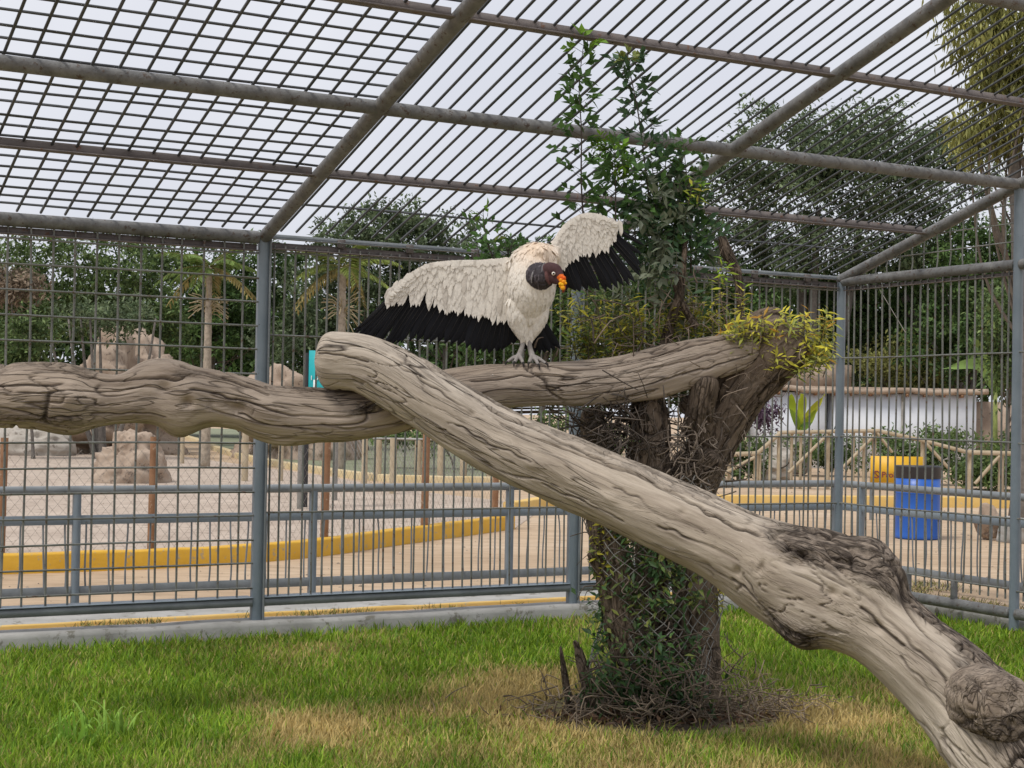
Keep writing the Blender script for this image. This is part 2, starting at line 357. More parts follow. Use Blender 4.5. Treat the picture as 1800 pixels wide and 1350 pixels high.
# ------------------------------------------------------------------ cage walls
def wall(label, a0, a1, along='u', mesh=False, posts=(), step=.078, hbars=(), beam=True):
    P = (lambda a, h, o=0: cg(a, o, h)) if along == 'u' else (lambda a, h, o=0: cg(o, a, h))
    base = P(a0, 0); t = thing('cage_wall', label, 'cage wall', base)
    lo, hi = min(a0, a1), max(a0, a1)
    for a, kind in posts:
        top = HE + .01
        if kind == 'tall': top = HE + a*RISE + .02
        if kind == 'round' or kind == 'tall': piece('post', t, P(a, .05), P(a, top), .037, M['paint_blue'], 14)
        else:
            piece('post', t, P(a, .05), P(a, top), .075, M['paint_blue'], 'box', .06, roll=u)
            piece('post_flange', t, P(a-.036, .10, .034), P(a-.036, top, .034), .012, M['paint'], 'box', .02, roll=u)
    n = int(round((hi-lo)/step))
    for i in range(1, n):
        a = lo + (hi-lo)*i/n
        j1, j2 = jit(.004), jit(.004)
        piece('bar', t, P(a, HB+.02) + j1, P(a, HE-.05) + j2, .0076, M['bar'], 6)
    for h in hbars:
        piece('cross_rod', t, P(lo, h+random.gauss(0, .004), .012), P(hi, h+random.gauss(0, .004), .012), .0068, M['bar'], 6)
    return t, P
t, P = wall('steel wire mesh cage wall left of the square corner post, behind the knotted log', LL, LL+2.55, mesh=True, posts=((LL+2.55, 'box'),), step=.139,
            hbars=list(np.arange(HB+.10, HE-.1, .1635)))
piece('top_beam', t, P(LL+2.55, HE-.005), P(LL+.045, HE-.005), .045, M['pipe'], 14)
piece('top_angle', t, P(LL+2.55, HE-.075), P(LL+.045, HE-.075), .05, M['angle'], 'angle')
piece('bottom_beam', t, P(LL+2.55, HB), P(LL+.04, HB), .05, M['paint'], 'box', .065)
piece('sill_plate', t, P(LL+2.55, HB+.034, -.02), P(LL+.04, HB+.034, -.02), .008, M['paint_blue'], 'box', .12)
t, P = wall('cage wall of upright steel bars between the two square posts, behind the vulture', MM, LL, posts=((LL, 'box'), (MM, 'box')), hbars=(2.0887, .8638))
def beams(t, P, a0, a1):
    piece('bottom_beam', t, P(a0, HB), P(a1, HB), .05, M['paint'], 'box', .065)
    piece('sill_plate', t, P(a0, HB+.034, -.02), P(a1, HB+.034, -.02), .008, M['paint_blue'], 'box', .12)
    piece('top_angle', t, P(a0, HE+.01), P(a1, HE+.01), .035, M['paint'], 'angle')
    piece('top_angle', t, P(a0, HE-.055), P(a1, HE-.055), .05, M['angle'], 'angle')
    piece('eave_wire', t, P(a0, HE-.095), P(a1, HE-.095), .007, M['bar'], 6)
    for k in range(1, 5):
        a = a0 + (a1-a0)*k/4.6; piece('spacer', t, P(a, HE-.04), P(a, HE+.02), .05, M['angle'], 'box', .03)
beams(t, P, LL-.04, MM+.04)
t, P = wall('cage wall of upright steel bars behind the tree stump, meeting the corner post', 0, MM, posts=((0, 'round'),), hbars=(2.0887, 1.42, .8638))
beams(t, P, MM-.04, .04)
t, P = wall('side cage wall of upright bars with a gable of wire mesh, in front of the blue barrel', 0, GG, along='v', posts=((GG, 'tall'),), step=.085, hbars=(2.0887, 1.42, .8638, .34))
piece('top_beam', t, P(.03, HE-.02), P(GG-.03, HE-.02), .04, M['pipe'], 14)
piece('bottom_beam', t, P(.03, .17), P(GG-.03, .17), .042, M['pipe'], 14)
piece('top_angle', t, P(.04, HE-.085), P(GG-.04, HE-.085), .03, M['angle'], 'angle')
for a in (.85, 1.35): piece('spacer', t, P(a, .19), P(a, .345), .045, M['pipe'], 'box', .03)
for i in range(1, 14):
    a = GG*i/14
    if a*RISE > .08: piece('gable_bar', t, P(a, HE+.01), P(a, HE+a*RISE-.02), .006, M['bar'], 6)
for k in range(1, 4): piece('gable_rod', t, P(k*.14/RISE*1.0, HE+k*.14), P(GG, HE+k*.14+.012), .0055, M['bar'], 6)
piece('loose_wire', t, P(.45, HE-.09), P(.78, HE-.48), .003, M['wire'], 5)
t, P = wall('side cage wall of upright bars beyond the tall round post', GG, GG*2, along='v', posts=((GG*2, 'tall'),), step=.085, hbars=(2.0887, 1.42, .8638, .34))
piece('top_beam', t, P(GG+.03, HE-.02), P(2*GG, HE-.02), .04, M['pipe'], 14); piece('bottom_beam', t, P(GG+.03, .17), P(2*GG, .17), .042, M['pipe'], 14)

# ------------------------------------------------------------------ cage roof
t = thing('cage_roof', 'pitched cage roof of grey pipes and thin steel bars above the vulture', 'cage roof', cg(LL, 0, HE))
A_L = LL + 2.55
for a in (A_L, LL, MM, 0):
    piece('rafter', t, roof(a, -.02), roof(a, S4+.02), .046 if a else .044, M['pipe'], 16)
sag = np.array([0, 0, -.0])
for s, k in ((S2, 'angle'), (GG, 'pipe'), (S3, 'angle'), (S4, 'pipe')):
    for a0, a1 in ((A_L, LL), (LL, MM), (MM, 0)):
        if k == 'pipe': piece('purlin', t, roof(a0-.02, s), roof(a1+.02, s), .042, M['pipe'], 16)
        else: piece('purlin', t, roof(a0-.04, s) + np.array([0, 0, .02]), roof(a1+.04, s) + np.array([0, 0, .02]), .062, M['angle'], 'angle')
TOP = np.array([0, 0, .052])
for a0, a1 in ((LL, MM), (MM, 0)):
    n = 22
    for i in range(1, n):
        a = a0 + (a1-a0)*i/n
        piece('roof_bar', t, roof(a, 0) + TOP + jit(), roof(a, S4) + TOP + jit(), .0088, M['roofbar'], 6)
    for s in (.42,): piece('cross_rod', t, roof(a0, s) + TOP + np.array([0, 0, .012]), roof(a1, s) + TOP + np.array([0, 0, .012]), .008, M['roofbar'], 6)
n = 17
for i in range(1, n):
    a = LL + (A_L-LL)*i/n; piece('roof_bar', t, roof(a, 0) + TOP + jit(), roof(a, S4) + TOP + jit(), .0088, M['roofbar'], 6)
for s in np.arange(.07, S4, .134): piece('cross_rod', t, roof(A_L, s) + TOP + np.array([0, 0, .012]), roof(LL, s) + TOP + np.array([0, 0, .012]), .0078, M['roofbar'], 6)

# ------------------------------------------------------------------ guard railing outside
def guard(label, Pf, posts, length, tops=.925):
    t = thing('guard_railing', label, 'railing', Pf(0, 0))
    piece('handrail', t, Pf(0, tops), Pf(length, tops), .034, M['paint'], 14)
    piece('mid_rail', t, Pf(0, .70), Pf(length, .70), .07, M['paint_blue'], 'box', .03)
    piece('bottom_rail', t, Pf(0, .16), Pf(length, .16), .07, M['paint'], 'box', .03)
    for a in posts: piece('post', t, Pf(a, .0), Pf(a, tops), .055, M['paint_blue'], 'box', .055, roll=u)
    n = int(length/.16)
    for i in range(1, n):
        a = length*i/n
        if min(abs(a-p) for p in posts) > .05: piece('baluster', t, Pf(a, .15) + jit(.012), Pf(a, .69) + jit(.006), .0075, M['paint'], 6)
GO = CO + 1.75*np.array([-sin(UA), cos(UA), 0])
x0 = 1.5
def gpos(px):
    k = (px-900)/F; return x0 - (k*GO[1]-GO[0])/(u[0]-k*u[1])
guard('long grey pipe guard railing with thin balusters outside the cage, along the sandy lane', lambda a, h: GO + u*(x0-a) + np.array([0, 0, h]), [0.03] + [gpos(x) for x in (1240, 900, 555, 140, -250)], 10.6)
GC = GO + u*x0
guard('short grey pipe guard railing turning the corner in front of the blue barrel', lambda a, h: GC + v*(a+.06) + np.array([0, 0, h]), (.27, 2.45, 4.3), 4.6)

# ------------------------------------------------------------------ logs
M['log_pale'] = m_wood('weathered_log', (.47, .415, .345), (.31, .265, .22), (.21, .17, .135), (.045, .034, .027), .7)
M['log_dark'] = m_wood('weathered_log_brown', (.39, .33, .27), (.235, .19, .155), (.19, .15, .115), (.045, .034, .027), .72, .5)
def loft(name, ctrl, m, parent=None, n=340, k=130, bumps=(), barkf=None, cracks=1.0, seed=1, caps=(True, True), rough=.02, closed_end=.5, prt=None, warp=.012, checks=(), iso=False):
    """organic log: ctrl rows (px, py, Y, r_px); theta 0 faces the viewer, 90 deg is up"""
    C = np.array([np.append(at(a, b, y), r*y/F) for a, b, y, r in ctrl]); C = spline(C, n); Rr = C[:, 3]; C = C[:, :3]
    T, V, U = frames(C, ref=(0, -1, 0)); U = np.cross(V, T)
    sgn = np.where(U[:, 2:3] < 0, -1, 1); U = U*sgn
    s = np.concatenate([[0], np.cumsum(np.linalg.norm(np.diff(C, axis=0), axis=1))])
    th = np.arange(k)/k*2*pi; px = np.interp(np.linspace(0, 1, n), np.linspace(0, 1, len(ctrl)), [c[0] for c in ctrl])
    ct, st = np.cos(th)[None], np.sin(th)[None]
    lc = np.stack([ct*Rr[:, None], st*Rr[:, None], np.broadcast_to(s[:, None]*.16, (n, k))], -1)
    l2 = np.stack([ct*Rr[:, None], st*Rr[:, None], np.broadcast_to(s[:, None]*.5, (n, k))], -1)
    d = Rr[:, None]*(fbm(l2*4, seed, 3)*.07) + fbm(lc*14, seed+9, 3)*.006
    for (bx, bth, amp, sx, sth) in bumps:
        dt = (np.degrees(th)-bth+180) % 360 - 180
        g = np.exp(-((px-bx)/sx)**2)[:, None]*np.exp(-(dt/sth)**2)[None]; d = d + amp*g
    bark = np.zeros((n, k)) if barkf is None else barkf(px[:, None], np.degrees(th)[None], lc, s[:, None])
    wp = lc + .03*np.stack([vnoise(l2*7, seed+20), vnoise(l2*7, seed+21), .5*vnoise(l2*7, seed+22)], -1)
    c1 = np.abs(vnoise(wp*7, seed+30)); c2 = np.abs(vnoise(wp*np.array([24, 24, 40]), seed+31)); msk = sstep(-.15, .35, vnoise(l2*5, seed+33))
    crk = np.clip(sstep(.045, .005, c1)*sstep(-.3, .2, vnoise(l2*3, seed+34)) + sstep(.09, 0, c2)*np.maximum(msk*.8, bark), 0, 1)*cracks
    d = d - crk*.016 - bark*sstep(.25, 0, c2)*.012 + bark*.010 + bark*vnoise(wp*40, seed+50)*.004 + rough*0
    for (x0c, x1c, t0c, t1c, wdg, dpt) in checks:
        f_ = np.clip((px-x0c)/(x1c-x0c), 0, 1); tl = t0c + (t1c-t0c)*f_ + 5*vnoise(np.stack([s*5, s*0, s*0+x0c], -1), seed+90) + 2.5*vnoise(np.stack([s*19, s*0, s*0+x0c], -1), seed+91)
        on = sstep(0, .04, (px-x0c)/(x1c-x0c))*sstep(1, .96, (px-x0c)/(x1c-x0c))*(.45+.55*sstep(-.4, .2, vnoise(np.stack([s*3, s*0+3, s*0+x0c], -1), seed+92)))
        dt = np.abs((np.degrees(th)[None]-tl[:, None]+180) % 360 - 180); g = sstep(wdg, wdg*.25, dt)*on[:, None]; d = d - dpt*g; crk = np.clip(crk + g, 0, 1)
    d = d*np.clip(Rr/.11, .12, 1)[:, None]
    rr = Rr[:, None] + d
    e = np.ones(n)
    L = s[-1]; q = closed_end*Rr.mean()
    if caps[0]: e = e*np.sqrt(np.clip(1-np.clip(1-s/q, 0, 1)**2.6, 0.0, 1))
    if caps[1]: e = e*np.sqrt(np.clip(1-np.clip(1-(L-s)/q, 0, 1)**2.6, 0.0, 1))
    rr = rr*np.maximum(e, .02)[:, None]
    P = C[:, None] + rr[..., None]*(ct[..., None]*V[:, None] + st[..., None]*U[:, None])
    i = np.arange(n-1)[:, None]; j = np.arange(k)[None]; j2 = (j+1) % k
    qd = np.stack([i*k+j, i*k+j2, (i+1)*k+j2, (i+1)*k+j], -1).reshape(-1, 4)
    b = MB(); b.add(np.vstack([P.reshape(-1, 3), C[:1], C[-1:]]), quads=qd,
                    tris=[(a, (a+1) % k, n*k) for a in range(k)] + [((n-1)*k+(a+1) % k, (n-1)*k+a, n*k+1) for a in range(k)])
    o = b.build(name, m, parent=prt, smooth=True, color=False); me = o.data
    ext = lambda A, w: np.concatenate([A.reshape(-1, *A.shape[2:]), A[:1, :1].reshape(1, *A.shape[2:]), A[-1:, :1].reshape(1, *A.shape[2:])]).astype(np.float32).ravel()
    if iso: lc = P*np.array([.5, 1.3, .5]); warp = 0; s = s*0
    a = me.attributes.new('lc', 'FLOAT_VECTOR', 'POINT'); a.data.foreach_set('vector', ext(lc*np.array([1, 1, .62]) + warp*np.stack([vnoise(l2*6, seed+70), vnoise(l2*6, seed+71), 0*vnoise(l2*6, seed+72)], -1) + np.array([seed*3.1, 0, 0]), 3))
    a = me.attributes.new('lb', 'FLOAT_VECTOR', 'POINT'); a.data.foreach_set('vector', ext(np.concatenate([lc[..., :2], lc[..., 2:]*2.0], -1) + .02*np.stack([vnoise(l2*12, seed+80), vnoise(l2*12, seed+81), vnoise(l2*12, seed+82)], -1) + seed, 3))
    a = me.attributes.new('bark', 'FLOAT', 'POINT'); a.data.foreach_set('value', ext(np.clip(bark, 0, 1), 1))
    a = me.attributes.new('crk', 'FLOAT', 'POINT'); a.data.foreach_set('value', ext(crk*.8, 1))
    return o
# long knotted log lying across (perch)
TB = [(-150, 652, 752), (-60, 648, 750), (0, 645, 752), (60, 642, 754), (125, 644, 760), (175, 655, 752), (215, 657, 748), (270, 648, 748), (325, 646, 758), (380, 652, 753),
      (430, 664, 760), (480, 677, 776), (560, 682, 779), (620, 683, 778), (690, 676, 764), (750, 662, 744), (800, 650, 733), (870, 639, 722), (950, 635, 718), (1010, 634, 718), (1080, 628, 713),
      (1140, 616, 703), (1190, 602, 688), (1240, 592, 672), (1285, 586, 656), (1318, 586, 645), (1340, 590, 640)]
def dep(x): return np.interp(x, [-150, 0, 640, 930, 1312], [7.25, 7.35, 7.66, 7.85, 8.08])
pl = lambda x, t, lc, s: np.clip(sstep(.05, .35, vnoise(np.stack([lc[..., 0]*6, lc[..., 1]*6, lc[..., 2]*9], -1), 77)) * sstep(760, 420, x + 0*t) * .85 + .9*sstep(45, 0, np.abs(x-640)) * sstep(40, 10, np.abs(t-0)), 0, 1)
CHP = [(-140, 120, 20, 26, 3.2, .014), (40, 330, 48, 40, 3.4, .016), (310, 470, 60, 34, 3.6, .02), (330, 620, 18, -6, 3.2, .016), (420, 560, -20, -30, 3.0, .014), (-100, 150, -18, -34, 2.8, .012), (160, 300, -30, -40, 2.8, .012), (560, 700, -12, -40, 3.4, .016),
       (820, 1010, 22, 16, 2.6, .012), (940, 1190, -30, -20, 2.6, .012), (1020, 1250, 48, 44, 2.8, .014), (1100, 1300, 10, 14, 2.8, .014), (1180, 1310, -24, -14, 3.0, .014), (870, 980, -50, -46, 2.4, .01), (230, 420, 84, 76, 4, .016)]
perch = loft('perch_log', [(x, (a+b)/2, float(dep(x)), (b-a)/2) for x, a, b in TB], M['log_dark'], n=520, k=210, seed=3, checks=CHP,
     bumps=[(262, 100, .045, 34, 40), (300, 80, .035, 40, 38), (318, -88, .035, 26, 40), (128, -90, .018, 40, 40), (500, -95, .02, 40, 50), (345, 10, .03, 22, 26), (130, 5, .02, 20, 20), (610, -20, .02, 50, 30), (470, 5, .02, 30, 25), (60, 30, .015, 40, 30), (290, 20, -.035, 12, 12), (332, -6, -.04, 9, 9), (420, -10, -.03, 14, 12), (1010, -10, .006, 60, 20)],
     barkf=pl)
tag(perch, 'long knotted horizontal log the vulture stands on, running to the stump', 'log')
# leaning log
LG = [(556, 632, 7.56, 50), (585, 634, 7.55, 54), (640, 641, 7.53, 54), (700, 672, 7.50, 55), (780, 720, 7.44, 57), (870, 772, 7.36, 60), (985, 824, 7.24, 63), (1090, 871, 7.12, 66), (1190, 915, 7.0, 69),
      (1290, 962, 6.88, 74), (1370, 1003, 6.77, 84), (1440, 1035, 6.66, 93), (1500, 1068, 6.58, 88), (1560, 1112, 6.5, 76), (1620, 1165, 6.42, 76), (1680, 1226, 6.34, 82), (1735, 1290, 6.25, 90), (1785, 1360, 6.16, 92), (1830, 1440, 6.06, 88), (1860, 1500, 6.0, 84)]
def lb(x, t, lc, s):
    w = 12*vnoise(lc*9, 91)
    tt = (t + 180) % 360 - 180
    top = sstep(1290, 1400, x + 0*t)*sstep(14, 28, tt + w*1.8 - 9*np.sin(x/60)) * sstep(160, 130, tt)
    hair = sstep(30, 12, np.abs(tt-64+w))*sstep(640, 700, x)*.35
    under = sstep(1380, 1420, x)*sstep(1520, 1470, x)*sstep(-30, -55, tt)
    low = sstep(1655, 1700, x)*sstep(-25, 5, tt)
    return np.clip(np.maximum.reduce([top, under, low, hair*(vnoise(lc*20, 12) > .1)]), 0, 1)
CHK = [(900, 1345, 52, 22, 3.4, .022), (640, 930, 70, 48, 3.0, .016), (690, 840, 30, 26, 2.4, .010), (1390, 1680, 30, 2, 2.8, .014), (1180, 1330, -18, -10, 2.4, .010), (980, 1130, -30, -34, 2.4, .009), (820, 960, -5, -8, 2.2, .008),
       (1520, 1600, 0, -6, 3.2, .016), (1090, 1260, 6, 2, 2.0, .007), (1600, 1760, -22, -30, 2.2, .008), (700, 1330, 82, 74, 6.0, .016), (760, 900, -48, -50, 2.2, .009), (570, 660, 10, 6, 2.4, .010), (560, 650, 48, 40, 2.6, .012), (1320, 1480, -38, -52, 3.0, .014)]
lean = loft('leaning_log', LG, M['log_pale'], n=560, k=230, checks=CHK, seed=11, caps=(True, False),
     bumps=[(1490, 78, .085, 34, 24), (1530, 66, .06, 22, 20), (1430, 80, .03, 60, 30), (1455, -62, .045, 40, 30), (1370, 5, .02, 30, 30), (1420, 18, .016, 26, 22), (1422, 18, -.045, 11, 9), (1360, 34, -.03, 7, 7), (1372, -4, -.025, 6, 6), (1478, 2, -.022, 8, 6), (835, 20, -.014, 6, 6), (958, -12, .012, 12, 9), (1100, -6, .010, 12, 8), (1210, 14, -.016, 6, 5), (1555, -4, -.025, 10, 7), (1330, -25, -.02, 6, 6), (1640, -10, .012, 14, 9), (1385, -20, .025, 30, 30),
            (575, 40, .012, 20, 40), (1660, 60, .02, 60, 40), (1010, 5, .006, 40, 20)], barkf=lb)
tag(lean, 'thick pale leaning log resting on the long log, its foot in the grass', 'log')
# sawn branch stub on the leaning log
stubb = lambda x, t, lc, s_: np.clip(np.maximum(sstep(15, -35, (t + 180) % 360 - 180 + 25*vnoise(lc*14, 8)), .35 + .4*vnoise(lc*20, 9)), 0, 1)
stub = loft('branch_stub', [(1690, 1225, 6.36, 62), (1722, 1240, 6.2, 66), (1752, 1250, 6.07, 62), (1775, 1256, 5.98, 48)], M['log_dark'], n=90, k=90, seed=41, caps=(False, True), closed_end=.16, barkf=stubb, prt=lean, iso=True,
     bumps=[(1740, 60, .03, 30, 50), (1760, 160, .025, 20, 40), (1745, -60, -.03, 25, 40), (1765, 20, -.02, 10, 60)])

# ------------------------------------------------------------------ tree stump
M['stump'] = m_wood('stump_bark', (.27, .215, .165), (.16, .12, .092), (.16, .122, .09), (.035, .026, .02), 1.0, .3)
st = thing('tree_stump', 'gnarled stump wrapped in wire netting with leafy shoots, holding up the long log', 'tree', gp(1165, 1262))
SY = 8.2
full = lambda x, t, lc, s: np.clip(.45 + .5*vnoise(lc*8, 5), 0, 1) + 0*t
def limb(ctrl, seed, n=150, k=64, bumps=(), cr=1.0, caps=(False, True)):
    return loft('limb', ctrl, M['stump'], n=n, k=k, seed=seed, bumps=bumps, barkf=full, cracks=cr, caps=caps, prt=st)
o = limb([(1160, 1310, 8.2, 100), (1162, 1265, 8.2, 84), (1155, 1200, 8.25, 52), (1148, 1100, 8.3, 32), (1146, 1000, 8.3, 28), (1150, 920, 8.27, 34), (1155, 860, 8.24, 52), (1165, 825, 8.25, 58)], 21, 200, 80)
o.name = 'trunk'
limb([(1215, 1300, 8.15, 62), (1216, 1250, 8.15, 52), (1222, 1160, 8.15, 42), (1222, 1060, 8.15, 38), (1214, 960, 8.17, 40), (1195, 890, 8.2, 46), (1175, 840, 8.22, 40)], 36, 180, 70)
limb([(1110, 1300, 8.1, 50), (1108, 1240, 8.1, 40), (1100, 1160, 8.1, 26)], 37, 60, 40)
limb([(1120, 1180, 8.02, 42), (1098, 1090, 8.02, 36), (1075, 980, 8.03, 32), (1060, 900, 8.05, 30), (1052, 820, 8.08, 28), (1046, 760, 8.1, 24), (1040, 715, 8.12, 18)], 22)
limb([(1138, 900, 8.12, 42), (1140, 830, 8.1, 38), (1142, 770, 8.1, 34), (1140, 725, 8.1, 32), (1138, 690, 8.1, 26)], 23)
limb([(1165, 900, 8.25, 60), (1206, 855, 8.25, 50), (1244, 795, 8.25, 42), (1272, 740, 8.23, 44), (1300, 692, 8.2, 46), (1335, 650, 8.17, 50), (1372, 615, 8.13, 52), (1410, 588, 8.1, 44)], 24, 220, 90, [(1372, 80, .03, 30, 50)])
limb([(1330, 690, 8.2, 40), (1322, 640, 8.25, 42), (1330, 600, 8.25, 42), (1352, 573, 8.22, 34), (1385, 560, 8.2, 22)], 25)
limb([(1225, 760, 8.1, 26), (1232, 720, 8.02, 24), (1240, 680, 7.98, 24), (1242, 662, 7.98, 20)], 26)
limb([(1250, 745, 8.12, 20), (1225, 725, 8.1, 18), (1200, 700, 8.1, 14)], 27)
limb([(1215, 845, 8.05, 18), (1240, 822, 7.98, 17), (1262, 800, 7.94, 15)], 28, caps=(False, True))
limb([(1165, 620, 8.28, 10), (1178, 570, 8.27, 9), (1192, 530, 8.26, 9), (1200, 480, 8.25, 5), (1205, 420, 8.25, 4)], 30, 80, 24)
limb([(1225, 575, 8.26, 6), (1205, 545, 8.26, 6), (1185, 500, 8.26, 4)], 31, 60, 20)
o = limb([(1303, 560, 8.3, 5), (1298, 490, 8.3, 8), (1288, 465, 8.3, 9), (1276, 440, 8.3, 10), (1268, 415, 8.3, 6)], 32, 60, 24)
limb([(1004, 1245, 8.0, 8), (996, 1210, 7.97, 6), (990, 1170, 7.95, 5), (985, 1135, 7.94, 2)], 33, 50, 20)
limb([(1040, 1240, 8.0, 12), (1030, 1195, 8.0, 10), (1018, 1150, 8.0, 8), (1010, 1125, 8.0, 3)], 34, 60, 24)
limb([(1060, 1010, 8.0, 9), (1045, 990, 7.97, 7), (1034, 972, 7.95, 3)], 35, 40, 16)
# tangled twigs and vine stems
tw = MB()
def twigs(n, cx, cy, sx, sy, Y, ls, r, colr=(.11, .085, .065), sd=.15, flat=0):
    for _ in range(n):
        p = at(cx + R.normal()*sx, cy + R.normal()*sy, Y + R.normal()*sd); d = nrm(R.normal(size=3)*np.array([1, .6, 1-flat])); L = ls*(.4+R.random())
        b_ = p + d*L*.5 + R.normal(size=3)*L*.22; e_ = b_ + nrm(d + R.normal(size=3)*.5)*L*.5
        for q in (p, b_, e_): q[2] = max(q[2], .012)
        tw.tube(spline([p, b_, e_], 5), np.linspace(1, .5, 5)*r*(.6+.8*R.random()), 4, col=np.array(colr)*(.6+.9*R.random()))
twigs(420, 1080, 745, 42, 42, 8.05, .15, .0045, (.075, .058, .045))
twigs(200, 1215, 810, 42, 40, 8.02, .12, .004, (.16, .125, .095))
twigs(260, 1150, 1000, 50, 110, 8.0, .14, .0035)
twigs(420, 1165, 1215, 70, 40, 7.9, .16, .0038, (.12, .09, .065))
twigs(330, 1120, 1245, 110, 18, 7.85, .15, .0035, (.15, .115, .08), .18, .6)
twigs(260, 1330, 1235, 55, 16, 7.95, .10, .003, (.19, .145, .10), .15, .6)
twigs(110, 1290, 650, 50, 45, 8.12, .10, .003, (.17, .13, .095))
twigs(90, 1180, 560, 60, 30, 8.28, .16, .003, (.15, .11, .08))
twigs(45, 1120, 610, 80, 12, 8.22, .2, .004, (.16, .12, .09))
tw.build('twigs', M['twig'], st, stuff=True)
# wire netting wrapped round the trunk
wn = MB(); cell = .062
def netpt(a, h):
    c = np.array([np.interp(h, [0, .5, 1.0, 1.3], [.80, .80, .76, .70]), 8.16, 0]); r = np.interp(h, [0, .2, .5, 1.0, 1.3], [.38, .33, .31, .335, .36])
    r = r*(1 + .09*sin(a*3+h*5) + .05*sin(a*5-h*9))
    return c + np.array([sin(a)*r, -cos(a)*r*.95, h])
na = 24; nh = 32
for fam in (1, -1):
    for i in range(na):
        pth = []
        for j in range(nh+1):
            h = .06 + j*.038; a = (i + fam*j*.5)/na*2*pi
            # zig-zag of a chain link wire
            pth.append(netpt(a + 0.0, h) + R.normal(size=3)*.0025)
        wn.tube(np.array(pth), .0030, 4, cap=False)
wn.build('wire_netting', M['mesh_near'], st, stuff=True, color=False)
# ---- leaves on the stump
lf = MB(); stem = MB()
GRN = np.array([.085, .17, .045]); DKG = np.array([.05, .095, .045]); YEL = np.array([.60, .54, .06]); LIME = np.array([.20, .38, .02]); ORG = np.array([.42, .22, .03]); OLV = np.array([.25, .28, .07]); DUST = np.array([.19, .22, .15])
def shoot(pts, Y, nl, L, Wd, c1, c2, spread=1.0, tipc=None, r=.004, grav=.2):
    P = spline(np.array([at(a, b, Y + dy) for a, b, dy in pts]), 30); stem.tube(P[::3], np.linspace(r, r*.35, 10), 5, col=(.10, .085, .055))
    t_ = np.linspace(.05, 1, nl); idx = (t_*29).astype(int); B = P[idx]; T = nrm(np.gradient(P, axis=0))[idx]
    a = np.arange(nl)*2.4 + R.random(nl)*.8; x = nrm(np.cross(T, [0.3, 1, .2])); y = np.cross(T, x)
    D = np.cos(a)[:, None]*x + np.sin(a)[:, None]*y
    D = D*spread + T*.45 + np.array([0, 0, -grav]) + R.normal(size=(nl, 3))*.25
    N = T + np.array([0, -.35, .6]) + R.normal(size=(nl, 3))*.35
    m_ = R.random(nl)[:, None]; C_ = c1*(1-m_) + c2*m_; C_ = C_*(.7 + .6*R.random((nl, 1)))
    if tipc is not None:
        w = sstep(.80, .97, t_)[:, None]; C_ = C_*(1-w) + tipc*w
    sz = .6 + .7*R.random(nl); lf.leaves(B, D, N, L*sz, Wd*sz, C_)
def compound(px, py, Y, ang, n, L, c1):
    """compound leaf: a rachis with paired leaflets"""
    b_ = at(px, py, Y); d = np.array([cos(ang), R.normal()*.5, sin(ang)]); d = nrm(d)
    ln = L*n*.42; tt = np.linspace(.25, 1, n); P = b_ + d*ln*tt[:, None] - np.array([0, 0, 1])*(tt**2)[:, None]*ln*.3
    stem.tube(np.vstack([b_, P]), .0015, 4, col=(.09, .10, .05)); s_ = nrm(np.cross(d, [0, 1, .4])); col = c1*(.65+.7*R.random())
    for sg in (-1, 1):
        D = s_*sg + d*.6 + R.normal(size=(n, 3))*.15; lf.leaves(P, D, np.array([0, -.5, .8]) + R.normal(size=(n, 3))*.3, L*(.7+.5*R.random(n)), L*.45, col*(.8+.4*R.random((n, 1))))
    lf.leaves(P[-1:], d[None], [[0, -.5, .8]], L, L*.45, col)
def leafy_stem(pts, Y, nodes, c1, L=.055, tipc=None):
    P = spline(np.array([at(a, b, Y + dy) for a, b, dy in pts]), 60); stem.tube(P[::4], np.linspace(.0055, .002, 15), 6, col=(.07, .055, .045))
    for q in range(nodes):
        f_ = .06 + .94*(q + R.random()*.6)/nodes; p = P[min(59, int(f_*59))]
        a = q*2.39 + R.random(); d = nrm(np.array([cos(a), sin(a)*.7, .35])); ln = (.05 + .13*R.random())*(1.15 - .6*f_)
        e_ = p + d*ln; stem.tube(np.array([p, (p+e_)/2 + [0, 0, .01], e_]), .0014, 4, col=(.08, .07, .05))
        k = 5 if f_ < .9 else 4; B = np.repeat(e_[None], k, 0) - d*ln*np.linspace(0, .55, k)[:, None]
        D = d + R.normal(size=(k, 3))*.75; C_ = c1*(.6 + .8*R.random((k, 1)))
        if tipc is not None and f_ > .9: C_ = C_*.35 + tipc*.65
        lf.leaves(B, D, np.array([0, -.6, .7]) + R.normal(size=(k, 3))*.5, L*(.6+.7*R.random(k)), L*.5, C_)
# two tall shoots and the leafy column
leafy_stem([(1030, 440, .1), (1022, 330, .08), (1022, 230, .05), (1018, 150, .03), (1028, 62, 0)], 8.2, 50, GRN*.8, .07, LIME)
leafy_stem([(1150, 420, .1), (1135, 300, .08), (1122, 200, .05), (1108, 130, .02), (1104, 98, 0)], 8.2, 50, DKG*1.2, .068, OLV*1.4)
leafy_stem([(1082, 420, .05), (1082, 330, .05), (1080, 260, 0)], 8.15, 34, GRN, .065, LIME)
for a in ((1180, 480, 1170, 250), (1160, 470, 1145, 270), (1205, 470, 1200, 290), (1190, 500, 1215, 320), (1140, 500, 1110, 330), (1215, 480, 1200, 240)):
    leafy_stem([(a[0], a[1], .1), ((a[0]+a[2])/2 + R.normal()*8, (a[1]+a[3])/2, .06), (a[2], a[3], 0)], 8.2 + R.random()*.15, 34, DKG*1.5 if R.random() < .6 else GRN, .064, LIME*.8 if R.random() < .4 else None)
for _ in range(75): compound(1170 + R.normal()*32, 400 + R.normal()*65, 8.15 + R.random()*.25, R.random()*6.28, 4, .068, DUST if R.random() < .5 else DKG*1.5)
